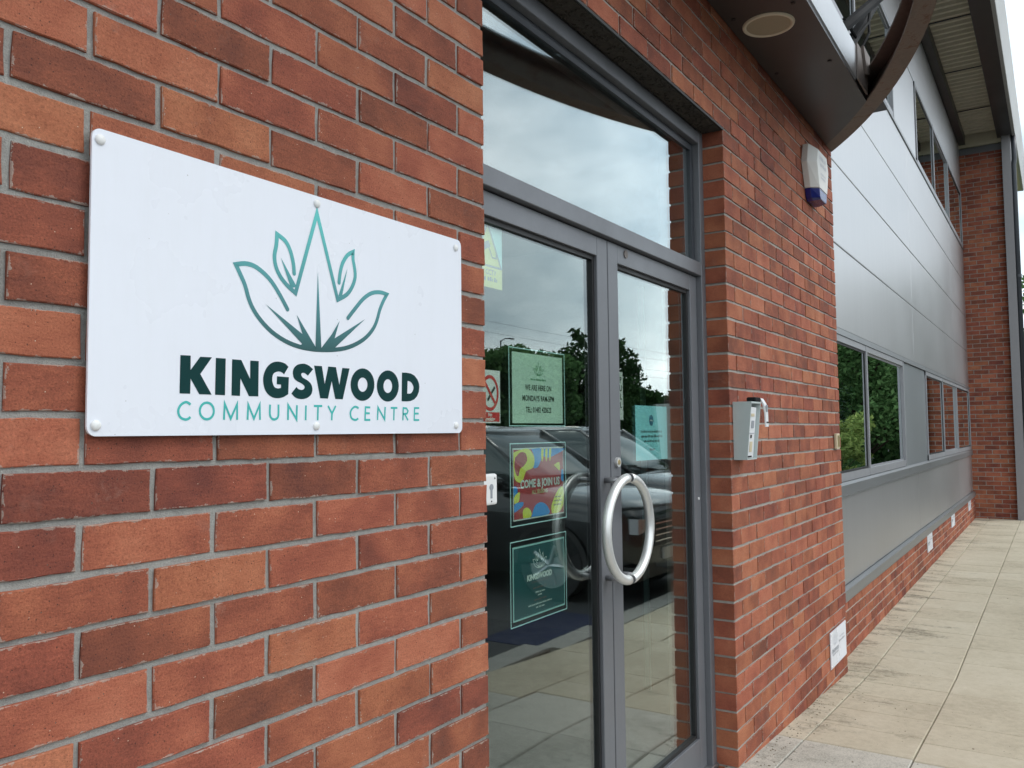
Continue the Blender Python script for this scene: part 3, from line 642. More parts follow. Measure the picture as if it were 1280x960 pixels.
# ================================================================ eaves
ev = empty('roof_eave', (3.94, 0, 6.3), 'deep overhanging eave with corrugated cream underside and white fascia', 'roof')
bm = bmesh.new()
for k in range(92):                       # corrugated deck, ribs across the overhang
    x = -3.0+k*.15
    prism(bm, [(x, .215), (x+.034, .13), (x+.086, .13), (x+.120, .215), (x+.15, .215), (x+.15, .23), (x, .23)], 'y', -.50, .09)
obj('deck_sheet', bm, 'deck_sheet', ev)
for k in range(7):
    x = -1.2+k*1.75; bbox('lap_trim', (x, x+.016, -.48, .05, .118, .129), 'frame_dark', ev)
bbox('wall_beam', (-3, 10.66, -.005, .10, -.02, .14), 'soffit_brown', ev, .004)
bbox('edge_beam', (-4, 14.6, -.745, -.48, .0, .16), 'soffit_brown', ev, .006)
for a in range(6):
    x0 = -3.9+a*3.1; x1 = min(x0+3.092, 14.6)
    bm = bmesh.new(); prism(bm, [(-.748, .002), (-.742, -.006), (-.70, -.006), (-.70, .33), (-.815, .33)], 'x', x0, x1); obj('fascia', bm, 'eave_white', ev)
bbox('roof_sheet', (-4, 14.6, -.80, 6, .335, .40), 'frame_grey', ev)
bbox('end_soffit', (10.98, 14.6, -.742, 3, -.004, .12), 'deck_sheet', ev)
# steel column and downpipe at the end wall
bm = bmesh.new()
box(bm, 14.50, 14.95, -.668, -.655, -.2, 6.30); box(bm, 14.50, 14.60, -.555, -.542, -.2, 6.30); box(bm, 14.50, 14.512, -.655, -.555, -.2, 6.30)
tag(obj('steel_column', bm, 'column_grey'), 'slim grey steel column at the outer edge of the end wall', 'column')
bm = bmesh.new(); tube(bm, [(14.62, -.715, 6.3), (14.62, -.715, 5.9), (14.62, -.70, 5.8), (14.62, -.70, -.15)], .040, 14)
dp = obj('downpipe', bm, 'frame_dark', smooth=True); tag(dp, 'dark round rainwater pipe beside the far steel column', 'pipe')
for z in (1.6, 3.9):
    bm = bmesh.new(); disc(bm, (14.62, -.70, z), (0, 0, 1), .048, .05, 14); obj('collar', bm, 'frame_dark', dp)

# ================================================================ canopy over the door
cn = empty('canopy', (.905, 0, 3.19), 'dark brown entrance canopy with flat soffit and curved steel beam', 'canopy')
S, HC = .965, 3.05; RAD = (HC*HC+S*S)/(2*S)
def arc_y(x, r): return -(math.sqrt(max(0, r*r-x*x))-(RAD-S))
def arc_pts(r, n=40): 
    xm = math.sqrt(r*r-(RAD-S)**2); a = math.asin(min(1, xm/r))
    return [(r*math.sin(-a+2*a*k/n), -(r*math.cos(-a+2*a*k/n)-(RAD-S))) for k in range(n+1)]
def arc_strip(bm, r0, r1, z0, z1, n=48):
    a = arc_pts(r0, n); b = arc_pts(r1, n)
    for k in range(n):
        q = [a[k], a[k+1], b[k+1], b[k]]
        A = [bm.verts.new((x, y, z0)) for x, y in q]; B = [bm.verts.new((x, y, z1)) for x, y in q]
        bm.faces.new(A); bm.faces.new(B[::-1])
        for i in range(4): bm.faces.new((A[i], A[(i+1) % 4], B[(i+1) % 4], B[i]))
    bmesh.ops.remove_doubles(bm, verts=bm.verts, dist=.0004)
bm = bmesh.new(); arc_strip(bm, RAD-.092, RAD, .0, .012); obj('lower_flange', bm, 'beam_rust', cn)
bm = bmesh.new(); arc_strip(bm, RAD-.016, RAD-.004, .0125, .158); obj('beam_web', bm, 'beam_rust', cn)
bm = bmesh.new(); arc_strip(bm, RAD-.092, RAD, .1585, .170); obj('upper_flange', bm, 'beam_brown', cn)
# soffit panel: between the wall and y = -.35, cut to the curve at its ends
Y0 = -.352
r_in = RAD-.094
xe = math.sqrt(r_in**2-(RAD-S-Y0)**2)
poly = [(-xe, Y0), (xe, Y0)]
xw = math.sqrt(r_in**2-(RAD-S)**2)
for k in range(1, 12): 
    x = xe+(xw-xe)*k/11; poly.append((x, arc_y(x, r_in)))
for k in range(11, 0, -1):
    x = -(xe+(xw-xe)*k/11); poly.append((x, arc_y(x, r_in)))
poly = [(x, min(y, -.006)) for x, y in poly]
bm = bmesh.new(); prism(bm, poly, 'z', -.004, .02); obj('soffit_panel', bm, 'soffit_brown', cn)
bm = bmesh.new(); prism(bm, [(Y0+.012, .0), (Y0+.002, .006), (Y0-.006, .02), (Y0-.008, .19), (Y0+.02, .19), (Y0+.02, .021)], 'x', -xe+.26, xe-.30); obj('fascia', bm, 'cladding', cn)
for x in (-.9, .2, .95, 1.62): 
    for y in (-.045, -.30):
        bm = bmesh.new(); disc(bm, (x, y, -.004), (0, 0, -1), .010, .004, 10); obj('screw_head', bm, 'gasket', cn)
for s in (1, -1):
    bm = bmesh.new()
    prism(bm, [(s*(xe-.30), .015), (s*(xe-.04), .015), (s*(xe-.02), .10), (s*(xe-.02), .225), (s*(xe-.30), .205)], 'y', Y0-.016, Y0-.008)
    obj('bracket_plate', bm, 'beam_brown', cn)
    bm = bmesh.new(); prism(bm, [(s*(xe-.20), .225), (s*(xe-.02), .225), (s*(xe-.05), .12), (s*(xe-.12), .10)], 'y', Y0-.030, Y0-.017); obj('gusset', bm, 'beam_brown', cn)
for x in (-.5, .5):                      # outriggers tying the beam to the wall
    bm = bmesh.new(); box(bm, x-.03, x+.03, arc_y(x, RAD-.1), Y0-.03, .172, .205); obj('outrigger', bm, 'beam_brown', cn)
bm = bmesh.new(); box(bm, -3.0, 3.02, -.35, -.001, .192, .215); obj('top_plate', bm, 'frame_dark', cn)
# ceiling speaker
cs = empty('ceiling_speaker', (1.99, -.158, 3.186), 'round cream loudspeaker grille set in the brown canopy soffit', 'speaker')
bm = bmesh.new()
prof = [(.112, 0), (.110, -.006), (.104, -.009), (.097, -.008), (.094, -.004)]
for (r0, z0), (r1, z1) in zip(prof, prof[1:]):
    for k in range(48):
        t0, t1 = 2*math.pi*k/48, 2*math.pi*(k+1)/48
        bm.faces.new([bm.verts.new(c) for c in ((r0*math.cos(t0), r0*math.sin(t0), z0), (r0*math.cos(t1), r0*math.sin(t1), z0), (r1*math.cos(t1), r1*math.sin(t1), z1), (r1*math.cos(t0), r1*math.sin(t0), z1))])
bmesh.ops.remove_doubles(bm, verts=bm.verts, dist=.0003); obj('rim', bm, 'cream_plastic', cs, smooth=True)
bm = bmesh.new(); disc(bm, (0, 0, -.001), (0, 0, -1), .0945, .003, 48); obj('grille', bm, 'speaker_mesh', cs)
# black lamp arms above the canopy
for k, (p0, p1, lab) in enumerate((((2.72, -.30, 3.40), (3.28, -.42, 3.80), 'upper black metal bracket arm above the canopy edge'), ((2.95, -.30, 3.40), (3.60, -.34, 3.92), 'lower black metal bracket arm with pale bolt above the canopy'))):
    ba = empty('bracket_arm', p0, lab, 'bracket', 'black bracket arms above the canopy')
    d = Vector(p1)-Vector(p0)
    bm = bmesh.new(); tube(bm, [(0, 0, 0), d], .030, 8); obj('arm', bm, 'black_plastic', ba)
    bm = bmesh.new(); tube(bm, [d*.15+Vector((0, 0, .05)), d*.3+Vector((.02, -.02, -.08)), d*.55+Vector((.03, -.03, -.05)), d*.8+Vector((0, 0, .03))], .008, 6); obj('cable', bm, 'black_plastic', ba)
    bm = bmesh.new(); bmesh.ops.create_icosphere(bm, subdivisions=2, radius=.022, matrix=Matrix.Translation(d*1.02)); obj('bolt', bm, 'cap_white', ba)
    bm = bmesh.new(); box(bm, -.05, .05, -.03, .05, -.03, .02); obj('foot', bm, 'black_plastic', ba)
# ================================================================ door set
YF, YD = .090, .114                        # front of the fixed frame, front of the leaves
df = empty('door_frame', (0, YF, 0), 'grey aluminium door frame with tall fanlight above the doors', 'door frame')
bm = bmesh.new(); box(bm, .003, .055, 0, .07, .0, 2.687); bev(bm, .002); obj('jamb', bm, 'frame_grey', df)
bm = bmesh.new(); box(bm, 1.755, 1.803, 0, .07, .0, 2.687); bev(bm, .002); obj('jamb', bm, 'frame_grey', df)
bm = bmesh.new(); box(bm, .055, 1.755, .001, .07, 2.632, 2.687); bev(bm, .002); obj('head', bm, 'frame_grey', df)
bm = bmesh.new(); box(bm, .055, 1.755, .001, .07, 2.056, 2.112); bev(bm, .002); obj('transom', bm, 'frame_grey', df)
bm = bmesh.new(); box(bm, .0552, 1.7548, .028, .062, 2.600, 2.6315); box(bm, 1.722, 1.7548, .028, .062, 2.1125, 2.5995); box(bm, .0552, .088, .028, .062, 2.1125, 2.5995); obj('glazing_bead', bm, 'frame_dark', df)
bbox('fanlight_pane', (.088, 1.722, .036, .042, 2.113, 2.5995), 'glass_clear', df)
bm = bmesh.new(); box(bm, 1.8035, 1.8095, .004, .03, 0, 2.69); obj('sealant', bm, 'sealant', df)
tag(bbox('threshold', (.0, 1.81, .085, .17, -.02, .012), 'steel_dull', None, .003), 'low metal threshold strip under the glass doors', 'threshold')

def leaf(name, label, x0, x1, hinge_left):
    """x0..x1 world; parts in world coordinates relative to the empty"""
    g = empty(name, (x0, YD, .012), label, 'door')
    W = x1-x0; SW = .076; T = .045; H = 2.040
    for a in (0, W-SW):
        bm = bmesh.new(); box(bm, a, a+SW, 0, T, 0, H); bev(bm, .0018); obj('stile', bm, 'frame_grey', g)
    bm = bmesh.new(); box(bm, SW, W-SW, .0006, T, H-.066, H); bev(bm, .0015); obj('top_rail', bm, 'frame_grey', g)
    bm = bmesh.new(); box(bm, SW, W-SW, .0006, T, 0, .128); bev(bm, .0015); obj('bottom_rail', bm, 'frame_grey', g)
    b = .014
    bm = bmesh.new()
    box(bm, SW+.0003, SW+b, .012, T-.002, .1285, H-.0665); box(bm, W-SW-b, W-SW-.0003, .012, T-.002, .1285, H-.0665)
    box(bm, SW+b, W-SW-b, .012, T-.002, H-.0665-b, H-.0665); box(bm, SW+b, W-SW-b, .012, T-.002, .1285, .1285+b)
    obj('gasket', bm, 'gasket', g)
    bbox('pane', (SW+b-.002, W-SW-b+.002, .021, .027, .1285+b-.002, H-.0665-b+.002), 'glass_door', g)
    xs = W-.006 if hinge_left else .006
    bm = bmesh.new(); box(bm, xs-.005 if hinge_left else -.0015, xs+.0075 if hinge_left else .004, .002, T-.004, 0.002, H-.002); obj('meeting_strip', bm, 'gasket', g)
    # half of the round pull handle
    cx = (.905-x0); cz = 1.072-.012; Rm = .168; Ht = YD-.050; s = -1 if hinge_left else 1
    n = 30; gap = .062
    pts = [(cx+s*(Rm*math.sin(gap+(math.pi-2*gap)*k/n)), -Ht, cz+Rm*math.cos(gap+(math.pi-2*gap)*k/n)) for k in range(n+1)]
    bm = bmesh.new(); tube(bm, pts, .0160, 18); hd = obj('pull_handle', bm, 'steel_satin', g, smooth=True)
    for z in (1, -1):
        a = 1.15 if False else .28
        px_, pz_ = cx+s*Rm*math.sin(a), cz+z*Rm*math.cos(a)
        bm = bmesh.new(); tube(bm, [(px_, -Ht+.008, pz_), (px_, .001, pz_)], .0095, 12); obj('standoff', bm, 'steel_dull', hd, smooth=True)
        bm = bmesh.new(); disc(bm, (cx+s*.0090, -Ht, cz+z*Rm*.998), (s, 0, 0), .0155, .0015, 16); obj('end_cap', bm, 'steel_dull', hd)
    return g
L1 = leaf('glass_door', 'left glass door leaf holding three framed notices', .058, .902, True)
L2 = leaf('glass_door', 'right glass door leaf with keyhole cylinder and blue notice', .908, 1.752, False)
bm = bmesh.new(); disc(bm, (.042, 0, 1.290-.012), (0, -1, 0), .0165, .009, 24); lk = obj('lock_cylinder', bm, 'steel_satin', L2, smooth=False)
bm = bmesh.new(); disc(bm, (.042, -.009, 1.290-.012), (0, -1, 0), .0085, .002, 20); obj('key_barrel', bm, 'brass', lk)
bm = bmesh.new(); disc(bm, (.142, 0, 2.029-.012), (0, -1, 0), .0145, .003, 20); obj('hole_plug', bm, 'beam_brown', L2)
bm = bmesh.new(); disc(bm, (.812, 0, 1.10), (0, -1, 0), .006, .003, 14); obj('stud', bm, 'cap_white', L2)
# white lock plate on the left leaf
lp = empty('lock_box', (.146, .095, 1.205), 'small white lock plate with keyhole beside the brick edge', 'lock')
bm = bmesh.new(); box(bm, -.045, .042, 0, .018, 0, .082); bev(bm, .006, 2); obj('plate', bm, 'cap_white', lp)
bm = bmesh.new(); disc(bm, (.012, -.0002, .047), (0, -1, 0), .0085, .0012, 16); box(bm, .008, .016, -.0012, .0002, .018, .045); obj('keyhole', bm, 'print_grey', lp)
for q in ((.028, .070), (.012, .010)):
    bm = bmesh.new(); disc(bm, (q[0], -.0002, q[1]), (0, -1, 0), .0022, .001, 10); obj('screw', bm, 'gasket', lp)

# ================================================================ notices behind the glass (inner face of the panes)
YP = .1475
def sheet(name, label, x0, x1, z0, z1, mat, cat, sleeve=None):
    g = empty(name, ((x0+x1)/2, YP, z0), label, cat)
    g['ox'] = (x0+x1)/2; g['oz'] = z0
    bm = bmesh.new(); w = (x1-x0)/2; box(bm, -w, w, 0, .0006, 0, z1-z0); obj('paper', bm, mat, g)
    if sleeve:
        a, b, c, d = sleeve; o = -(x0+x1)/2
        bbox('sleeve', (a+o, b+o, -.0022, -.0016, c-z0, d-z0), 'sleeve', g)
        bm = bmesh.new(); t = .003
        for q in ((a+o, a+o+t, c-z0, d-z0), (b+o-t, b+o, c-z0, d-z0)): box(bm, q[0], q[1], -.0032, -.0024, q[2], q[3])
        for q in ((c-z0, c-z0+t), (d-z0-t, d-z0)): box(bm, a+o+t, b+o-t, -.0032, -.0024, q[0], q[1])
        obj('sleeve_edge', bm, 'paper_aqua', g)
    return g
def printed(g, mat, name, fn, y=-.0005):
    bm = bmesh.new(); fn(bm, y); return obj(name, bm, mat, g)
def bars(bm, y, rows):
    """illegible small print: word-long dashes; rows of (x_centre, z, width, height, seed)"""
    for (xc, z, wd, h, sd) in rows:
        rg = random.Random(sd); x = xc-wd/2
        while x < xc+wd/2-.004:
            l = min(rg.uniform(.010, .026), xc+wd/2-x); k = x
            while k < x+l-.001:
                e = min(k+h*.62, x+l); zz = z+rg.choice((0, 0, h*.18)); fill(bm, [(k, z), (e, z), (e, z+h*rg.choice((.7, .75, 1))), (k, z+h*.95 if zz > z else z+h*.7)], y); k += h*.85
            x += l+h*.6
def emblem(bm, y, xc, z0, width, sw):
    """the leaf mark, scaled about its bottom centre"""
    sc = width/.347; cx, cz = -.5725, 1.530
    f = lambda P: [(xc+(a-cx)*sc, z0+(b-cz)*sc) for a, b in P]
    ribbon(bm, f(EM0), sw, y, False); ribbon(bm, f(EM1), sw, y-.0001, False)
    for k, P in enumerate(EMBLEM_FILLS): fill(bm, f(P), y-.0002)
EM0 = smooth_pts(EMBLEM_STROKES[0], (6, 25), 3); EM1 = smooth_pts(EMBLEM_STROKES[1], (4, 10, 11, 12, 18), 3)

A = sheet('notice', 'pale green notice with opening days and telephone number on left door', .345, .637, 1.4225, 1.629, 'paper_green', 'notice', (.323, .647, 1.413, 1.642))
printed(A, 'ink_black', 'lettering', lambda bm, y: (text_bm(bm, 'WE ARE HERE ON', 0, .098, .0235, y, 'CENTER', .80, .0004), text_bm(bm, 'MONDAYS 9AM-5PM', 0, .066, .0235, y, 'CENTER', .86, .0004), text_bm(bm, 'TEL: 01482 420622', 0, .032, .0235, y, 'CENTER', .80, .0004)))
printed(A, 'ink_green', 'emblem', lambda bm, y: (emblem(bm, y, 0, .140, .052, .0016), bars(bm, y, [(0, .128, .09, .006, 4)])))
B = sheet('poster', 'maroon yellow and blue poster inviting visitors to join on left door', .344, .637, 1.142, 1.350, 'paper_white', 'poster', (.325, .647, 1.127, 1.365))
printed(B, 'paper_maroon', 'ground_print', lambda bm, y: fill(bm, [(-.1435, .004), (.1435, .004), (.1435, .204), (-.1435, .204)], y))
def blob(bm, y, pts): fill(bm, smooth_pts(pts+[pts[0]], (), 6)[:-1], y)
def art_y(bm, y):
    y -= .0003
    P = [(-.1435, .196), (-.10, .204), (-.060, .204), (-.030, .180), (-.036, .150), (-.075, .140), (-.098, .112), (-.125, .112), (-.1425, .135)]
    Q = [(-.135, .182), (-.105, .196), (-.078, .192), (-.070, .172), (-.088, .156), (-.108, .148), (-.118, .128), (-.132, .135), (-.140, .158)]
    n = 60
    a = smooth_pts(P+[P[0]], (), 8)[:-1]; b = smooth_pts(Q+[Q[0]], (), 8)[:-1]; m = min(len(a), len(b)); ringfill(bm, a[:m], b[:m], y)
def art_y2(bm, y):
    y -= .0003
    blob(bm, y, [(.070, .006), (.110, .006), (.142, .030), (.142, .080), (.115, .078), (.085, .052), (.068, .028)])
    blob(bm, y, [(-.095, .005), (-.055, .005), (-.050, .020), (-.072, .034), (-.095, .028)])
    blob(bm, y, [(-.142, .050), (-.118, .055), (-.112, .080), (-.128, .078), (-.142, .068)])
    for x in (.012, .036, .058): blob(bm, y, [(x, .202), (x+.012, .202), (x+.010, .178), (x+.004, .165), (x-.002, .182)])
    blob(bm, y, [(.085, .152), (.118, .160), (.122, .135), (.108, .140)])
def art_b(bm, y):
    y -= .0002
    blob(bm, y, [(-.045, .204), (.010, .204), (.012, .176), (-.010, .150), (-.035, .150), (-.028, .176)])
    blob(bm, y, [(.018, .203), (.143, .203), (.143, .196), (.09, .182), (.05, .176), (.024, .182)])
    blob(bm, y, [(.135, .140), (.1435, .130), (.1435, .100), (.128, .108)])
    blob(bm, y, [(-.050, .005), (.050, .005), (.046, .028), (.010, .044), (-.028, .036)])
    blob(bm, y, [(-.1435, .060), (-.128, .058), (-.124, .092), (-.1435, .098)])
    blob(bm, y, [(-.142, .024), (-.098, .040), (-.096, .052), (-.140, .048)])
printed(B, 'ink_blue', 'blue_artwork', art_b)['kind'] = 'stuff'; printed(B, 'ink_yellow', 'yellow_ring', art_y); printed(B, 'ink_yellow', 'yellow_artwork', art_y2)['kind'] = 'stuff'
printed(B, 'ink_white', 'lettering', lambda bm, y: text_bm(bm, 'COME & JOIN US', .005, .092, .0325, y-.0006, 'CENTER', .93, .0011))
printed(B, 'ink_cream', 'small_lettering', lambda bm, y: text_bm(bm, 'ALL SESSIONS', .0, .072, .0165, y-.0006, 'CENTER', .9, .0003))
printed(B, 'ink_brown', 'small_print', lambda bm, y: bars(bm, y-.0006, [(.108, .052, .035, .006, 1), (.108, .040, .045, .006, 2), (.104, .028, .045, .006, 3)]))
Cc = sheet('poster', 'dark teal poster with white leaf emblem and border on left door', .338, .635, .859, 1.069, 'paper_aqua', 'poster', (.321, .642, .845, 1.086))
printed(Cc, 'paper_teal', 'ground_print', lambda bm, y: fill(bm, [(-.1435, .005), (.1435, .005), (.1435, .205), (-.1435, .205)], y))
printed(Cc, 'ink_white', 'emblem', lambda bm, y: emblem(bm, y-.0003, -.002, .131, .072, .0021))
printed(Cc, 'ink_white', 'lettering', lambda bm, y: (text_bm(bm, 'KINGSWOOD', -.002, .105, .0225, y-.0003, 'CENTER', 1.0, .0012)))
printed(Cc, 'ink_white', 'fine_print', lambda bm, y: bars(bm, y-.0003, [(0, .064, .055, .005, 5), (0, .055, .028, .005, 6), (0, .030, .135, .005, 7), (0, .020, .05, .005, 8)]))['kind'] = 'stuff'
printed(Cc, 'ink_brown', 'small_print', lambda bm, y: text_bm(bm, 'COMMUNITY CENTRE', -.002, .094, .009, y-.0003, 'CENTER', 1.1))
printed(Cc, 'ink_brown', 'fine_print', lambda bm, y: bars(bm, y-.0003, [(0, .077, .08, .006, 9), (0, .042, .07, .006, 10)]))['kind'] = 'stuff'
D = sheet('notice', 'bright blue notice with dark oval mark on right door', 1.181, 1.478, 1.286, 1.4925, 'paper_cyan', 'notice')
def oval(bm, y): fill(bm, [(-.004+.021*math.cos(t), .151+.021*math.sin(t)) for t in (2*math.pi*k/28 for k in range(28))], y)
printed(D, 'ink_navy', 'oval_mark', oval)
printed(D, 'ink_white', 'oval_text', lambda bm, y: bars(bm, y-.0002, [(-.004, .148, .026, .006, 3)]))
printed(D, 'ink_black', 'small_print', lambda bm, y: bars(bm, y, [(0, .104, .20, .0095, 21), (0, .086, .20, .0095, 22), (0, .068, .15, .0095, 23)]))
printed(D, 'print_grey', 'foot_mark', lambda bm, y: bars(bm, y, [(0, .036, .05, .009, 30)]))
# stickers
PU = sheet('door_sticker', 'white sticker reading pull down the right door edge', 1.030, 1.079, 1.437, 1.609, 'paper_white', 'sticker')
printed(PU, 'ink_black', 'lettering', lambda bm, y: [text_bm(bm, ch, .006, .133-.030*k, .030, y, 'CENTER', 1.0, .0008) for k, ch in enumerate('PULL')])
CT = sheet('warning_sticker', 'yellow camera warning sticker at the top of the left door', .155, .2985, 1.799, 1.988, 'sticker_yellow', 'sticker')
printed(CT, 'paper_aqua', 'ground_print', lambda bm, y: (fill(bm, [(.0, .186), (.071, .186), (.071, .058)], y), fill(bm, [(.0, .186), (-.071, .058), (-.071, .186)], y)))
printed(CT, 'print_grey', 'triangle', lambda bm, y: ribbon(bm, [(0, .180), (.066, .060), (-.066, .060), (0, .180)], .006, y-.0002))
printed(CT, 'print_grey', 'camera_symbol', lambda bm, y: (fill(bm, [(-.030, .118), (.004, .132), (.014, .116), (-.020, .100)], y-.0002), ribbon(bm, [(.006, .112), (.022, .086), (.042, .086), (.042, .100)], .004, y-.0002)))
printed(CT, 'print_grey', 'lettering', lambda bm, y: text_bm(bm, 'BY CCTV', .0, .036, .021, y, 'CENTER', .95, .0003))
printed(CT, 'print_grey', 'fine_print', lambda bm, y: bars(bm, y, [(0, .018, .11, .012, 33)]))['kind'] = 'stuff'
NS = sheet('no_smoking_sign', 'white no smoking sticker with red ring at the left door edge', .180, .2825, 1.422, 1.5685, 'paper_white', 'sticker')
def nsring(bm, y):
    c = (.000, .083); n = 40
    ringfill(bm, [(c[0]+.043*math.cos(2*math.pi*k/n), c[1]+.050*math.sin(2*math.pi*k/n)) for k in range(n)], [(c[0]+.034*math.cos(2*math.pi*k/n), c[1]+.040*math.sin(2*math.pi*k/n)) for k in range(n)], y)
    ribbon(bm, [(-.026, .114), (.027, .052)], .009, y-.0004); fill(bm, [(-.047, .004), (.047, .004), (.047, .030), (-.047, .030)], y)
printed(NS, 'ink_red', 'red_ring', nsring)
printed(NS, 'ink_black', 'cigarette', lambda bm, y: ribbon(bm, [(-.012, .062), (.024, .100)], .008, y-.0002))
printed(NS, 'ink_white', 'lettering', lambda bm, y: (text_bm(bm, 'No', 0, .0185, .0150, y-.0003, 'CENTER', .95, .0003), text_bm(bm, 'smoking', 0, .0065, .0150, y-.0003, 'CENTER', .95, .0003)))

# ================================================================ lobby behind the doors
tag(bbox('lobby_floor', (-1.5, 3.6, .165, 4.2, -.06, .0), 'interior_floor'), kind='structure')
tag(bbox('lobby_ceiling', (-1.5, 3.6, .31, 4.2, 2.72, 2.80), 'interior_wall'), kind='structure')
tag(bbox('lobby_wall', (-1.5, 3.6, 4.2, 4.3, 0, 2.72), 'interior_wall'), kind='structure')
tag(bbox('lobby_wall', (-1.6, -1.5, .31, 4.3, 0, 2.72), 'interior_wall'), kind='structure')
tag(bbox('lobby_wall', (3.6, 3.7, .31, 4.3, 0, 2.72), 'interior_wall'), kind='structure')
gp = empty('glass_screen', (2.62, .75, 0), 'pale green glass screen edge standing inside the lobby', 'screen')
bbox('pane', (0, .9, 0, .012, 0, 2.2), 'glass_door', gp)
bbox('edge_strip', (-.014, 0, -.01, .022, 0, 2.2), 'paper_aqua', gp, .003)
# ================================================================ the main sign
SX0, SX1, SZ0, SZ1, SY = -1.0100, -.1155, 1.3955, 1.8425, -.0125
sg = empty('sign_board', ((SX0+SX1)/2, 0, SZ0), 'large white sign with teal leaf emblem and green lettering on brick', 'sign')
ox, oz = -(SX0+SX1)/2, -SZ0
def rrect(x0, x1, z0, z1, r, n=6):
    o = []
    for cx, cz, a in ((x1-r, z1-r, 0), (x0+r, z1-r, 90), (x0+r, z0+r, 180), (x1-r, z0+r, 270)):
        o += [(cx+r*math.cos(R(a+90*k/n)), cz+r*math.sin(R(a+90*k/n))) for k in range(n+1)]
    return o
bm = bmesh.new(); prism(bm, rrect(SX0+ox, SX1+ox, 0, SZ1-SZ0, .014), 'y', SY, SY+.004)
obj('panel', bm, 'sign_white', sg)
sh = lambda P: [(a+ox, b+oz) for a, b in P]
YP0 = SY-.0004
bm = bmesh.new(); ribbon(bm, sh(EM0), .0083, YP0, True); ribbon(bm, sh(EM1), .0083, YP0-.0001, True)
for P in EMBLEM_FILLS: fill(bm, sh(P), YP0-.0002)
obj('emblem', bm, 'emblem_print', sg)
for k, ch in enumerate('KINGSWOOD'):
    bm = bmesh.new()
    if ch == 'O': ringfill(bm, sh(LETTER_RINGS[0 if k == 6 else 1][0]), sh(LETTER_RINGS[0 if k == 6 else 1][1]), YP0)
    elif ch == 'D': ringfill(bm, sh(LETTER_RINGS[2][0]), sh(LETTER_RINGS[2][1]), YP0)
    else:
        P = LETTERS[ch]
        if ch in 'GS': P = smooth_pts(P+[P[0]], {'G': (0, 13, 14, 15, 16, 17, 18, 27), 'S': (0, 1, 16, 17)}[ch], 3)[:-1]
        fill(bm, sh(P), YP0)
    obj('letter', bm, 'letter_green', sg)
for grp in ((0,), (1,), (2,), (3,), (4,), (5,), (6,), (7, 8), (9, 10), (11,), (12, 13), (14,), (15, 16), (17, 18), (19, 20)):
    bm = bmesh.new()
    for k in grp:
        P = THIN_STROKES[k]; curved = k in (0, 1, 4, 11) ; ribbon(bm, sh(smooth_pts(P, (), 3) if curved else P), .0040, YP0-.00002*(k % 3))
    obj('small_letter', bm, 'letter_teal', sg)
for x, z in ((-.998, 1.826), (-.571, 1.828), (-.1375, 1.822), (-.140, 1.413), (-.571, 1.411), (-.997, 1.411)):
    bm = bmesh.new(); bmesh.ops.create_uvsphere(bm, u_segments=16, v_segments=8, radius=.0080, matrix=Matrix.Translation((x+ox, SY-.0008, z+oz)) @ Matrix.Diagonal((1, .55, 1, 1)))
    obj('fixing_cap', bm, 'cap_white', sg, smooth=True)

# small white plaques low on the brickwork
def plaque(x, y, z, label, wd=.41, h=.206):
    g = empty('plaque', (x, y, z), label, 'plaque', 'white plaques low on the brickwork')
    bm = bmesh.new(); box(bm, 0, wd, -.006, -.001, 0, h); obj('panel', bm, 'sign_white', g)
    bm = bmesh.new(); emblem(bm, -.0065, .115, .115, .105, .003); obj('emblem', bm, 'print_pale', g)
    bm = bmesh.new(); text_bm(bm, 'KINGSWOOD', .115, .082, .030, -.0065, 'CENTER', .9, .001); obj('lettering', bm, 'print_grey', g)
    bm = bmesh.new(); bars(bm, -.0065, [(.115, .068, .15, .008, 2), (.29, .115, .16, .013, 5)]); obj('fine_print', bm, 'print_grey', g)['kind'] = 'stuff'
    bm = bmesh.new(); bars(bm, -.0065, [(.29, .138, .12, .012, 4)]); obj('small_lettering', bm, 'print_pale', g)
    for fx, fz in ((.015, .012), (wd-.015, .012), (.015, h-.012), (wd-.015, h-.012)):
        bm = bmesh.new(); disc(bm, (fx, -.006, fz), (0, -1, 0), .007, .003, 10); obj('fixing_cap', bm, 'cap_white', g)
plaque(3.468, -.002, .010, 'nearest white plaque, at the foot of the brick pier')
plaque(8.40, .073, .064, 'second white plaque along, on the low plinth wall')
plaque(10.81, .073, .090, 'third white plaque along, far down the plinth wall')
plaque(13.29, .073, .100, 'farthest white plaque, by the end wall')

# ================================================================ alarm box
al = empty('alarm_box', (3.335, 0, 2.705), 'white burglar alarm box with dark blue base on the brick pier', 'alarm')
back = [(-.135, .335), (-.205, .22), (-.125, .0), (.125, .0), (.205, .22), (.135, .335)]
mid_ = [(-.120, .345), (-.190, .225), (-.115, .07), (.115, .07), (.190, .225), (.120, .345)]
bm = bmesh.new()
def loft(bm, rings):
    V = [[bm.verts.new(p) for p in r] for r in rings]; n = len(V[0])
    for A_, B_ in zip(V, V[1:]):
        for i in range(n): bm.faces.new((A_[i], A_[(i+1) % n], B_[(i+1) % n], B_[i]))
    bm.faces.new(V[0]); bm.faces.new(V[-1][::-1])
BK = [(-.150, .315), (-.190, .205), (-.130, .066), (.130, .066), (.190, .205), (.150, .315)]
FR = [(-.105, .305), (-.138, .205), (-.092, .066), (.092, .066), (.138, .205), (.105, .305)]
loft(bm, [[(x, -.002, z) for x, z in BK], [(x*1.0, -.035, z) for x, z in BK], [(x, -.078, z if z < .3 else z-.02) for x, z in FR]])
bev(bm, .003, 2); obj('cover', bm, 'alarm_white', al)
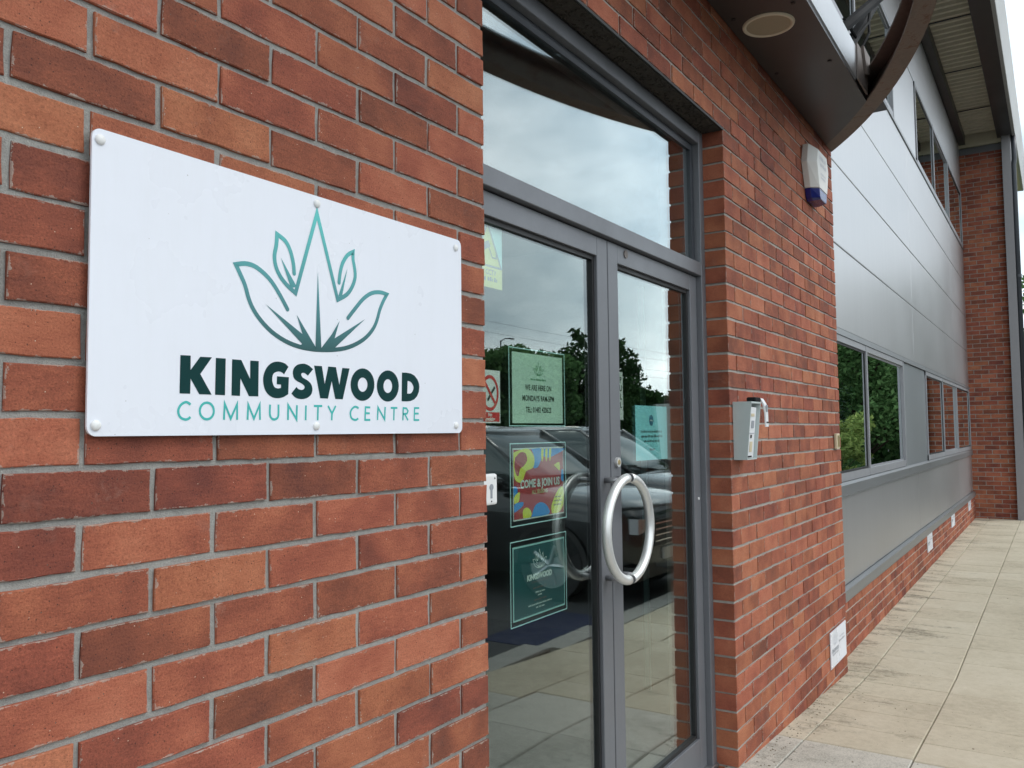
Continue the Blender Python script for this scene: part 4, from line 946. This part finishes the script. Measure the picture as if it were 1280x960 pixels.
bm = bmesh.new(); b2 = [(-.129, .0645), (-.106, .012), (-.082, .0), (.082, .0), (.106, .012), (.129, .0645)]; f2 = [(-.090, .0645), (-.079, .016), (-.062, .006), (.062, .006), (.079, .016), (.090, .0645)]
loft(bm, [[(x, -.002, z) for x, z in b2], [(x, -.034, z) for x, z in b2], [(x, -.076, z) for x, z in f2]]); bev(bm, .003, 2); obj('strobe_lens', bm, 'alarm_blue', al)
bm = bmesh.new(); bars(bm, -.0790, [(.0, .235, .15, .026, 3), (.01, .198, .14, .024, 6), (.0, .150, .12, .013, 8), (0, .128, .12, .011, 9)]); obj('fine_print', bm, 'print_pale', al)['kind'] = 'stuff'

# ================================================================ entry keypad
kp = empty('entry_keypad', (1.845, 0, 1.27), 'grey wedge shaped entry phone box with flipped open cover', 'keypad')
bm = bmesh.new()                          # hood: side cheeks, top and back
def cheek(x0, x1): prism(bm, [(-.001, 0), (-.058, 0), (-.082, .247), (-.001, .247)], 'x', x0, x1)
cheek(0, .004); cheek(.131, .135); box(bm, .004, .131, -.0815, -.001, .240, .247); box(bm, .004, .131, -.058, -.001, 0, .006); box(bm, .004, .131, -.008, -.001, .006, .240)
obj('housing', bm, 'keypad_grey', kp)
bm = bmesh.new(); prism(bm, [(-.010, .006), (-.0555, .008), (-.0765, .222), (-.010, .238)], 'x', .0045, .085); obj('panel', bm, 'keypad_white', kp)
bm = bmesh.new(); prism(bm, [(-.010, .0065), (-.044, .009), (-.060, .218), (-.010, .236)], 'x', .0855, .1305); obj('side_panel', bm, 'keypad_white', kp)
def on_front(zc, h, x0, x1, mat, name):
    y = lambda z: -.0555-.021*(z-.008)/.214-.001
    bm = bmesh.new(); prism(bm, [(y(zc-h/2)+.0005, zc-h/2), (y(zc-h/2)-.001, zc-h/2), (y(zc+h/2)-.001, zc+h/2), (y(zc+h/2)+.0005, zc+h/2)], 'x', x0, x1); return obj(name, bm, mat, kp)
on_front(.190, .012, .018, .060, 'beige_plate', 'display'); on_front(.150, .032, .030, .064, 'print_grey', 'keys'); on_front(.099, .014, .028, .044, 'black_plastic', 'sensor')
on_front(.055, .044, .026, .058, 'beige_plate', 'speaker_slots'); on_front(.112, .002, .010, .072, 'print_grey', 'seam'); on_front(.014, .006, .012, .062, 'black_plastic', 'badge')
bm = bmesh.new(); prof = []                # flipped-up curved cover
pr = [(-.030, .262), (-.052, .270), (-.072, .264), (-.086, .240), (-.092, .200), (-.093, .140), (-.088, .140), (-.086, .200), (-.080, .236), (-.068, .256), (-.052, .262), (-.030, .255)]
prism(bm, pr, 'x', .165, .205); obj('cover', bm, 'keypad_white', kp)
bm = bmesh.new(); box(bm, .080, .164, -.075, -.035, .248, .268); bev(bm, .005); obj('hinge_block', bm, 'black_plastic', kp)
bm = bmesh.new(); box(bm, .176, .194, -.0945, -.0915, .205, .235); obj('cover_window', bm, 'print_grey', kp)
bm = bmesh.new(); box(bm, .174, .198, -.0952, -.0930, .156, .162); obj('catch', bm, 'black_plastic', kp)
# small beige contact plate at the pier edge
bp = empty('wall_plate', (3.755, 0, 1.275), 'small beige plastic plate near the far edge of the brick pier', 'plate')
bm = bmesh.new(); box(bm, 0, .085, -.018, -.001, 0, .095); bev(bm, .003); obj('body', bm, 'beige_plate', bp)
bm = bmesh.new(); box(bm, .02, .065, -.021, -.0182, .012, .083); bev(bm, .001); obj('insert', bm, 'brass', bp)

# ================================================================ what the glass reflects: cars, trees, lamp post, cables
def smooth3(r, sub=3):
    n = len(r); o = []
    for i in range(n):
        p0, p1, p2, p3 = (Vector(r[(i+k) % n]) for k in (-1, 0, 1, 2))
        for k in range(sub):
            t = k/sub; m1, m2 = (p2-p0)*.32, (p3-p1)*.32; o.append(p1*(2*t**3-3*t*t+1)+m1*(t**3-2*t*t+t)+p2*(-2*t**3+3*t*t)+m2*(t**3-t*t))
    return o
def car(label, loc, rz, paint, seed):
    """nose at local origin, body runs to -y; width along x 0..1.84, z from the road"""
    g = empty('parked_car', loc, label, 'car', 'cars parked nose in to the kerb', rz=rz)
    W = .92
    st = [  # y, half width low, half width mid, z bottom, z shoulder, z top(centre)
        (-.02, .62, .66, .40, .74, .80), (-.10, .78, .80, .26, .86, .92), (-.35, .86, .88, .22, .94, 1.00), (-.80, .90, .91, .22, .98, 1.05), (-1.20, .91, .92, .22, 1.02, 1.09),
        (-1.9, .91, .92, .22, 1.04, 1.06), (-3.0, .91, .92, .22, 1.06, 1.08), (-3.9, .90, .91, .24, 1.06, 1.08), (-4.35, .86, .88, .30, 1.05, 1.07), (-4.55, .78, .80, .40, 1.00, 1.02)]
    bm = bmesh.new(); rings = []
    for (y, wl, wm, zb, zs, zt) in st:
        h = [(-wl*.9, zb), (-wl, zb+.12), (-wm, zb+(zs-zb)*.55), (-wm*.985, zs-.06), (-wm*.93, zs), (-wm*.6, (zs+zt)/2+.015), (0, zt)]
        r = h+[(-a, b) for a, b in h[-2::-1]]
        rings.append([(W+a, y, b) for a, b in r])
    loft(bm, rings); bmesh.ops.recalc_face_normals(bm, faces=bm.faces)
    bmesh.ops.subdivide_edges(bm, edges=bm.edges[:], cuts=1, use_grid_fill=True, smooth=.35)
    body = obj('body', bm, paint, g, smooth=True)
    # greenhouse
    lo = [(.14, -1.05, 1.03), (1.70, -1.05, 1.03), (1.76, -1.5, 1.05), (1.76, -3.9, 1.06), (1.66, -4.30, 1.06), (.18, -4.30, 1.06), (.08, -3.9, 1.06), (.08, -1.5, 1.05)]
    hi = [(.30, -1.85, 1.60), (1.54, -1.85, 1.60), (1.58, -2.1, 1.63), (1.56, -3.7, 1.62), (1.50, -3.95, 1.56), (.34, -3.95, 1.56), (.28, -3.7, 1.62), (.26, -2.1, 1.63)]
    def mid(t, bow):
        return [(.92+((a*(1-t)+d*t)-.92)*(1+bow), -2.75+((b*(1-t)+e_*t)+2.75)*(1+bow*.8), c*(1-t)+f_*t) for (a, b, c), (d, e_, f_) in zip(lo, hi)]
    def curve(r): return [tuple(q) for q in smooth3(r)]
    bm = bmesh.new(); loft(bm, [curve(lo), curve(mid(.3, .020)), curve(mid(.65, .026)), curve(hi)]); obj('window', bm, 'car_glass', g, smooth=True)
    bm = bmesh.new(); rf = curve([(a*1.0, b, c+.006) for a, b, c in hi]); up = curve([(.92+(a-.92)*.86, -2.9+(b+2.9)*.92, c+.035) for a, b, c in hi]); up2 = curve([(.92+(a-.92)*.5, -2.9+(b+2.9)*.6, c+.058) for a, b, c in hi]); loft(bm, [[(a, b, c-.03) for a, b, c in rf], rf, up, up2]); obj('roof', bm, paint, g, smooth=True)
    for s in (0, 1):
        f = (lambda x: x) if s == 0 else (lambda x: 1.84-x)
        for pa, pb, pr_ in (((f(.12), -1.02, 1.03), (f(.285), -1.88, 1.615), .035), ((f(.075), -2.65, 1.05), (f(.265), -2.62, 1.63), .035), ((f(.10), -3.95, 1.06), (f(.29), -3.80, 1.62), .055)):
            bm = bmesh.new(); tube(bm, [pa, pb], pr_, 8); obj('pillar', bm, paint, g, smooth=True)
        bm = bmesh.new(); tube(bm, [(f(.055), -1.2, 1.055), (f(.055), -4.0, 1.085)], .010, 6); obj('chrome_trim', bm, 'chrome', g); bm = bmesh.new(); tube(bm, [(f(.275), -1.95, 1.625), (f(.255), -2.9, 1.655), (f(.27), -3.7, 1.635)], .010, 6); obj('chrome_trim', bm, 'chrome', g)
        bm = bmesh.new(); bmesh.ops.create_uvsphere(bm, u_segments=14, v_segments=8, radius=1, matrix=Matrix.Translation((f(-.07), -1.42, 1.10)) @ Matrix.Diagonal((.11, .07, .075, 1))); obj('door_mirror', bm, paint, g, smooth=True)
        bm = bmesh.new(); prism(bm, [(f(.12), .66), (f(.12), .80), (f(.42), .78), (f(.44), .69)], 'y', -.11, -.02); bmesh.ops.translate(bm, verts=bm.verts, vec=(0, .012, .0)); obj('headlight', bm, 'lamp_clear', g)
        bm = bmesh.new(); prism(bm, [(f(.06), .80), (f(.06), 1.00), (f(.22), 1.00), (f(.22), .80)], 'y', -4.52, -4.42); obj('tail_light', bm, 'ink_red', g)
        for yw in (-.88, -3.62):
            c = (f(.02), yw, .335)
            bm = bmesh.new(); disc(bm, c, (1 if s == 0 else -1, 0, 0), .335, .22, 28); wh = obj('wheel', bm, 'tyre', g)
            bm = bmesh.new(); disc(bm, (f(.012), yw, .335), (1 if s == 0 else -1, 0, 0), .215, .02, 20); 
            for k in range(5):
                a = 2*math.pi*k/5; tube(bm, [(f(.008), yw, .335), (f(.008), yw+.2*math.cos(a), .335+.2*math.sin(a))], .022, 6)
            obj('rim', bm, 'alloy', wh)
            bm = bmesh.new(); n = 18
            for k in range(n):
                a0, a1 = math.pi*k/n, math.pi*(k+1)/n
                q = [(f(-.006), yw+r*math.cos(a), .335+r*math.sin(a)) for r, a in ((.36, a0), (.36, a1), (.415, a1), (.415, a0))]
                bm.faces.new([bm.verts.new(p) for p in q])
            obj('arch_trim', bm, 'car_trim', g)
    bm = bmesh.new(); prism(bm, [(.46, .52), (.44, .76), (1.40, .76), (1.38, .52)], 'y', -.10, .004); obj('grille', bm, 'car_trim', g)
    bm = bmesh.new()
    bm.free()
    for k in range(4): bbox('grille_bar', (.47, 1.37, .0045, .012, .56+k*.055, .572+k*.055), 'chrome', g)
    bm = bmesh.new(); box(bm, .66, 1.18, -.01, .016, .38, .49); obj('number_plate', bm, 'plate_white', g)
    bm = bmesh.new(); box(bm, .10, 1.74, -.2, -.03, .23, .36); obj('bumper', bm, 'car_trim', g)
    return g
car('black sport utility car reflected in the door glass, nose to the building', (5.30, -1.80, -.205), 0, 'car_black', 1)
car('dark grey car reflected behind the black one in the door glass', (8.00, -2.05, -.205), 0, 'car_grey', 2)

def leaf_cloud(clumps, n, size, rg, droop=0, long=1.0):
    """leaf-sized quads spread through clumps of (centre, radius)"""
    verts = []; faces = []
    wsum = [c[1]**2 for c in clumps]
    for c, r in clumps:
        m = int(n*r*r/sum(wsum))
        for k in range(m):
            d = Vector((rg.gauss(0, 1), rg.gauss(0, 1), rg.gauss(0, 1))).normalized()*r*(rg.random()**.45)
            d.z *= .8; p = Vector(c)+d
            s = size*rg.uniform(.6, 1.4); u = Vector((rg.gauss(0, 1), rg.gauss(0, 1), rg.gauss(0, .6)-droop)).normalized(); v = u.cross(Vector((rg.gauss(0, 1), rg.gauss(0, 1), rg.gauss(0, 1)))).normalized()
            i = len(verts); verts += [p-u*s*long, p+v*s*.5, p+u*s*long, p-v*s*.5]; faces.append((i, i+1, i+2, i+3))
    me = bpy.data.meshes.new('crown'); me.from_pydata([tuple(q) for q in verts], [], faces); return me
def tree(name, label, cat, loc, h, spread, mat, seed, kind='round', n=5200, size=.13, group=None):
    rg = random.Random(seed); g = empty(name, loc, label, cat, group)
    bm = bmesh.new(); th = h*(.80 if kind == 'cone' else .55); tr = .03*h*.6
    tube(bm, [(0, 0, -.3), (.02*h*rg.uniform(-1, 1), .02*h*rg.uniform(-1, 1), th*.5), (0, 0, th)], [tr, tr*.7, tr*.2], 9)
    cl = []
    if kind == 'cone':
        for k in range(34):
            t = k/33; z = h*(.10+.88*t); rr = spread*(1-t)**.62
            for q in range(max(1, int(5*(1-t))+1)):
                a = rg.uniform(0, 6.283); d = rr*rg.uniform(.35, 1.05)
                cl.append(((d*math.cos(a), d*math.sin(a), z-d*.12), .25*spread*(1.15-t)+.30))
    else:
        for k in range(30 if kind == 'round' else 18):
            a = rg.uniform(0, 6.283); ph = rg.random(); d = spread*math.sqrt(rg.random())*.85
            z = h*(.30+.62*ph) if kind == 'round' else h*(.08+.80*ph); d *= math.sqrt(max(.12, 1-((z/h-.6)/.48)**2))
            cl.append(((d*math.cos(a), d*math.sin(a), z), spread*rg.uniform(.30, .50)))
    for c, r in cl[:14]:
        z0 = min(th*.9, max(.15*h, c[2]*.6)); tube(bm, [(0, 0, z0), (c[0]*.6, c[1]*.6, (z0+c[2])/2+.05*h), c], [tr*.35, tr*.22, tr*.08], 5)
    obj('trunk', bm, 'bark', g, smooth=True)
    me = leaf_cloud(cl, n, size, rg, .6 if kind == 'cone' else .1, 1.6 if kind == 'shrub_long' else 1.0); link('crown', me, mat, g)
    return g
TG = 'trees across the car park seen in the door glass'
for k, (x, y, h, s, m, kind, lab) in enumerate((
    (36.5, -25, 6.2, 2.6, 'leaf_mid', 'round', 'bushy green tree reflected behind the pale green notice'),
    (31.0, -25, 5.2, 2.4, 'leaf_dark', 'round', 'low dark tree reflected beside the no smoking sticker'),
    (41.5, -25, 6.9, 2.8, 'leaf_mid', 'round', 'rounded green tree reflected right of the pale green notice'),
    (47.0, -25, 8.4, 4.3, 'leaf_dark', 'cone', 'tallest dark conifer reflected beside the left door stile'),
    (53.8, -25, 8.3, 3.9, 'leaf_dark', 'cone', 'dark conifer reflected above the pull sticker'),
    (58.0, -27, 5.0, 3.0, 'leaf_dark', 'round', 'low dark tree reflected above the blue notice'),
    (66.0, -25, 6.8, 2.8, 'leaf_dark', 'cone', 'dark conifer reflected at the right edge of the right door'),
    (26.0, -25, 6.4, 2.6, 'leaf_mid', 'round', 'green tree across the car park reflected nearest the brick edge'))):
    tree('pine_tree' if kind == 'cone' else 'broadleaf_tree', lab, 'tree', (x, y, -.3), h, s, m, 50+k, kind, 20000 if kind == 'cone' else 13000, .19, TG)
tree('broadleaf_tree', 'dense green tree reflected in the nearest lower window', 'tree', (22.5, -2.9, -.6), 6.2, 2.5, 'leaf_mid', 90, 'round', 26000, .075)
tree('broadleaf_tree', 'dark green tree reflected in the left pane of the nearest window', 'tree', (25.0, -4.6, -.6), 6.0, 1.8, 'leaf_dark', 91, 'round', 14000, .075)
tree('leafy_shrub', 'light green long leaved shrub reflected in the nearest lower window', 'shrub', (18.6, -2.85, -.35), 2.1, .75, 'leaf_light', 92, 'shrub_long', 3600, .05)
tree('leafy_shrub', 'dark green shrub mass reflected low in the nearest window', 'shrub', (19.6, -3.6, -.35), 2.2, 1.5, 'leaf_mid', 94, 'shrub', 14000, .055)
tree('leafy_shrub', 'green shrub showing at the right edge beyond the end wall', 'shrub', (25.5, .1, -.3), 3.7, 1.5, 'leaf_mid', 93, 'shrub', 6000, .09)
hg = leaf_cloud([((x, -27.5+random.uniform(-.4, .4), .9+random.uniform(-.3, .5)), 1.5) for x in range(18, 90, 1)], 22000, .2, random.Random(8))
hg2 = leaf_cloud([((27+random.uniform(-.5, .5), y*.8, .6+z*1.1), 1.2) for y in range(-8, -1) for z in range(5)], 26000, .10, random.Random(9))
tag(link('hedge', hg2, 'leaf_mid'), 'tall green hedge closing the path far beyond the end wall', 'hedge', kind='stuff')
tag(link('hedge', hg, 'leaf_dark'), 'dark continuous hedge along the far side of the car park', 'hedge', kind='stuff')
lp_ = empty('street_lamp', (58, -38.3, -.3), 'slim grey lamp post reflected above the pale green notice', 'lamp post')
bm = bmesh.new(); tube(bm, [(0, 0, 0), (0, 0, 4), (0, 0, 9.6)], [.10, .08, .06], 10); obj('post', bm, 'frame_dark', lp_, smooth=True)
bm = bmesh.new(); tube(bm, [(0, 0, 9.5), (.5, .1, 9.8), (1.1, .2, 9.85)], .04, 8); obj('arm', bm, 'frame_dark', lp_, smooth=True)
bm = bmesh.new(); box(bm, 1.0, 1.7, .12, .34, 9.79, 9.90); bev(bm, .03); obj('lantern', bm, 'frame_dark', lp_)
for k, z in enumerate((8.4, 9.3, 10.6, 11.5)):
    bm = bmesh.new(); tube(bm, [(-20+i*7, -34-i*.3, z-1.0*math.sin(math.pi*i/20)) for i in range(21)], .010, 5)
    tag(obj('overhead_cable', bm, 'gasket'), '%s of the thin cables crossing the reflected sky' % ('lowest', 'second lowest', 'second highest', 'highest')[k], 'cable', 'cables across the reflected sky')
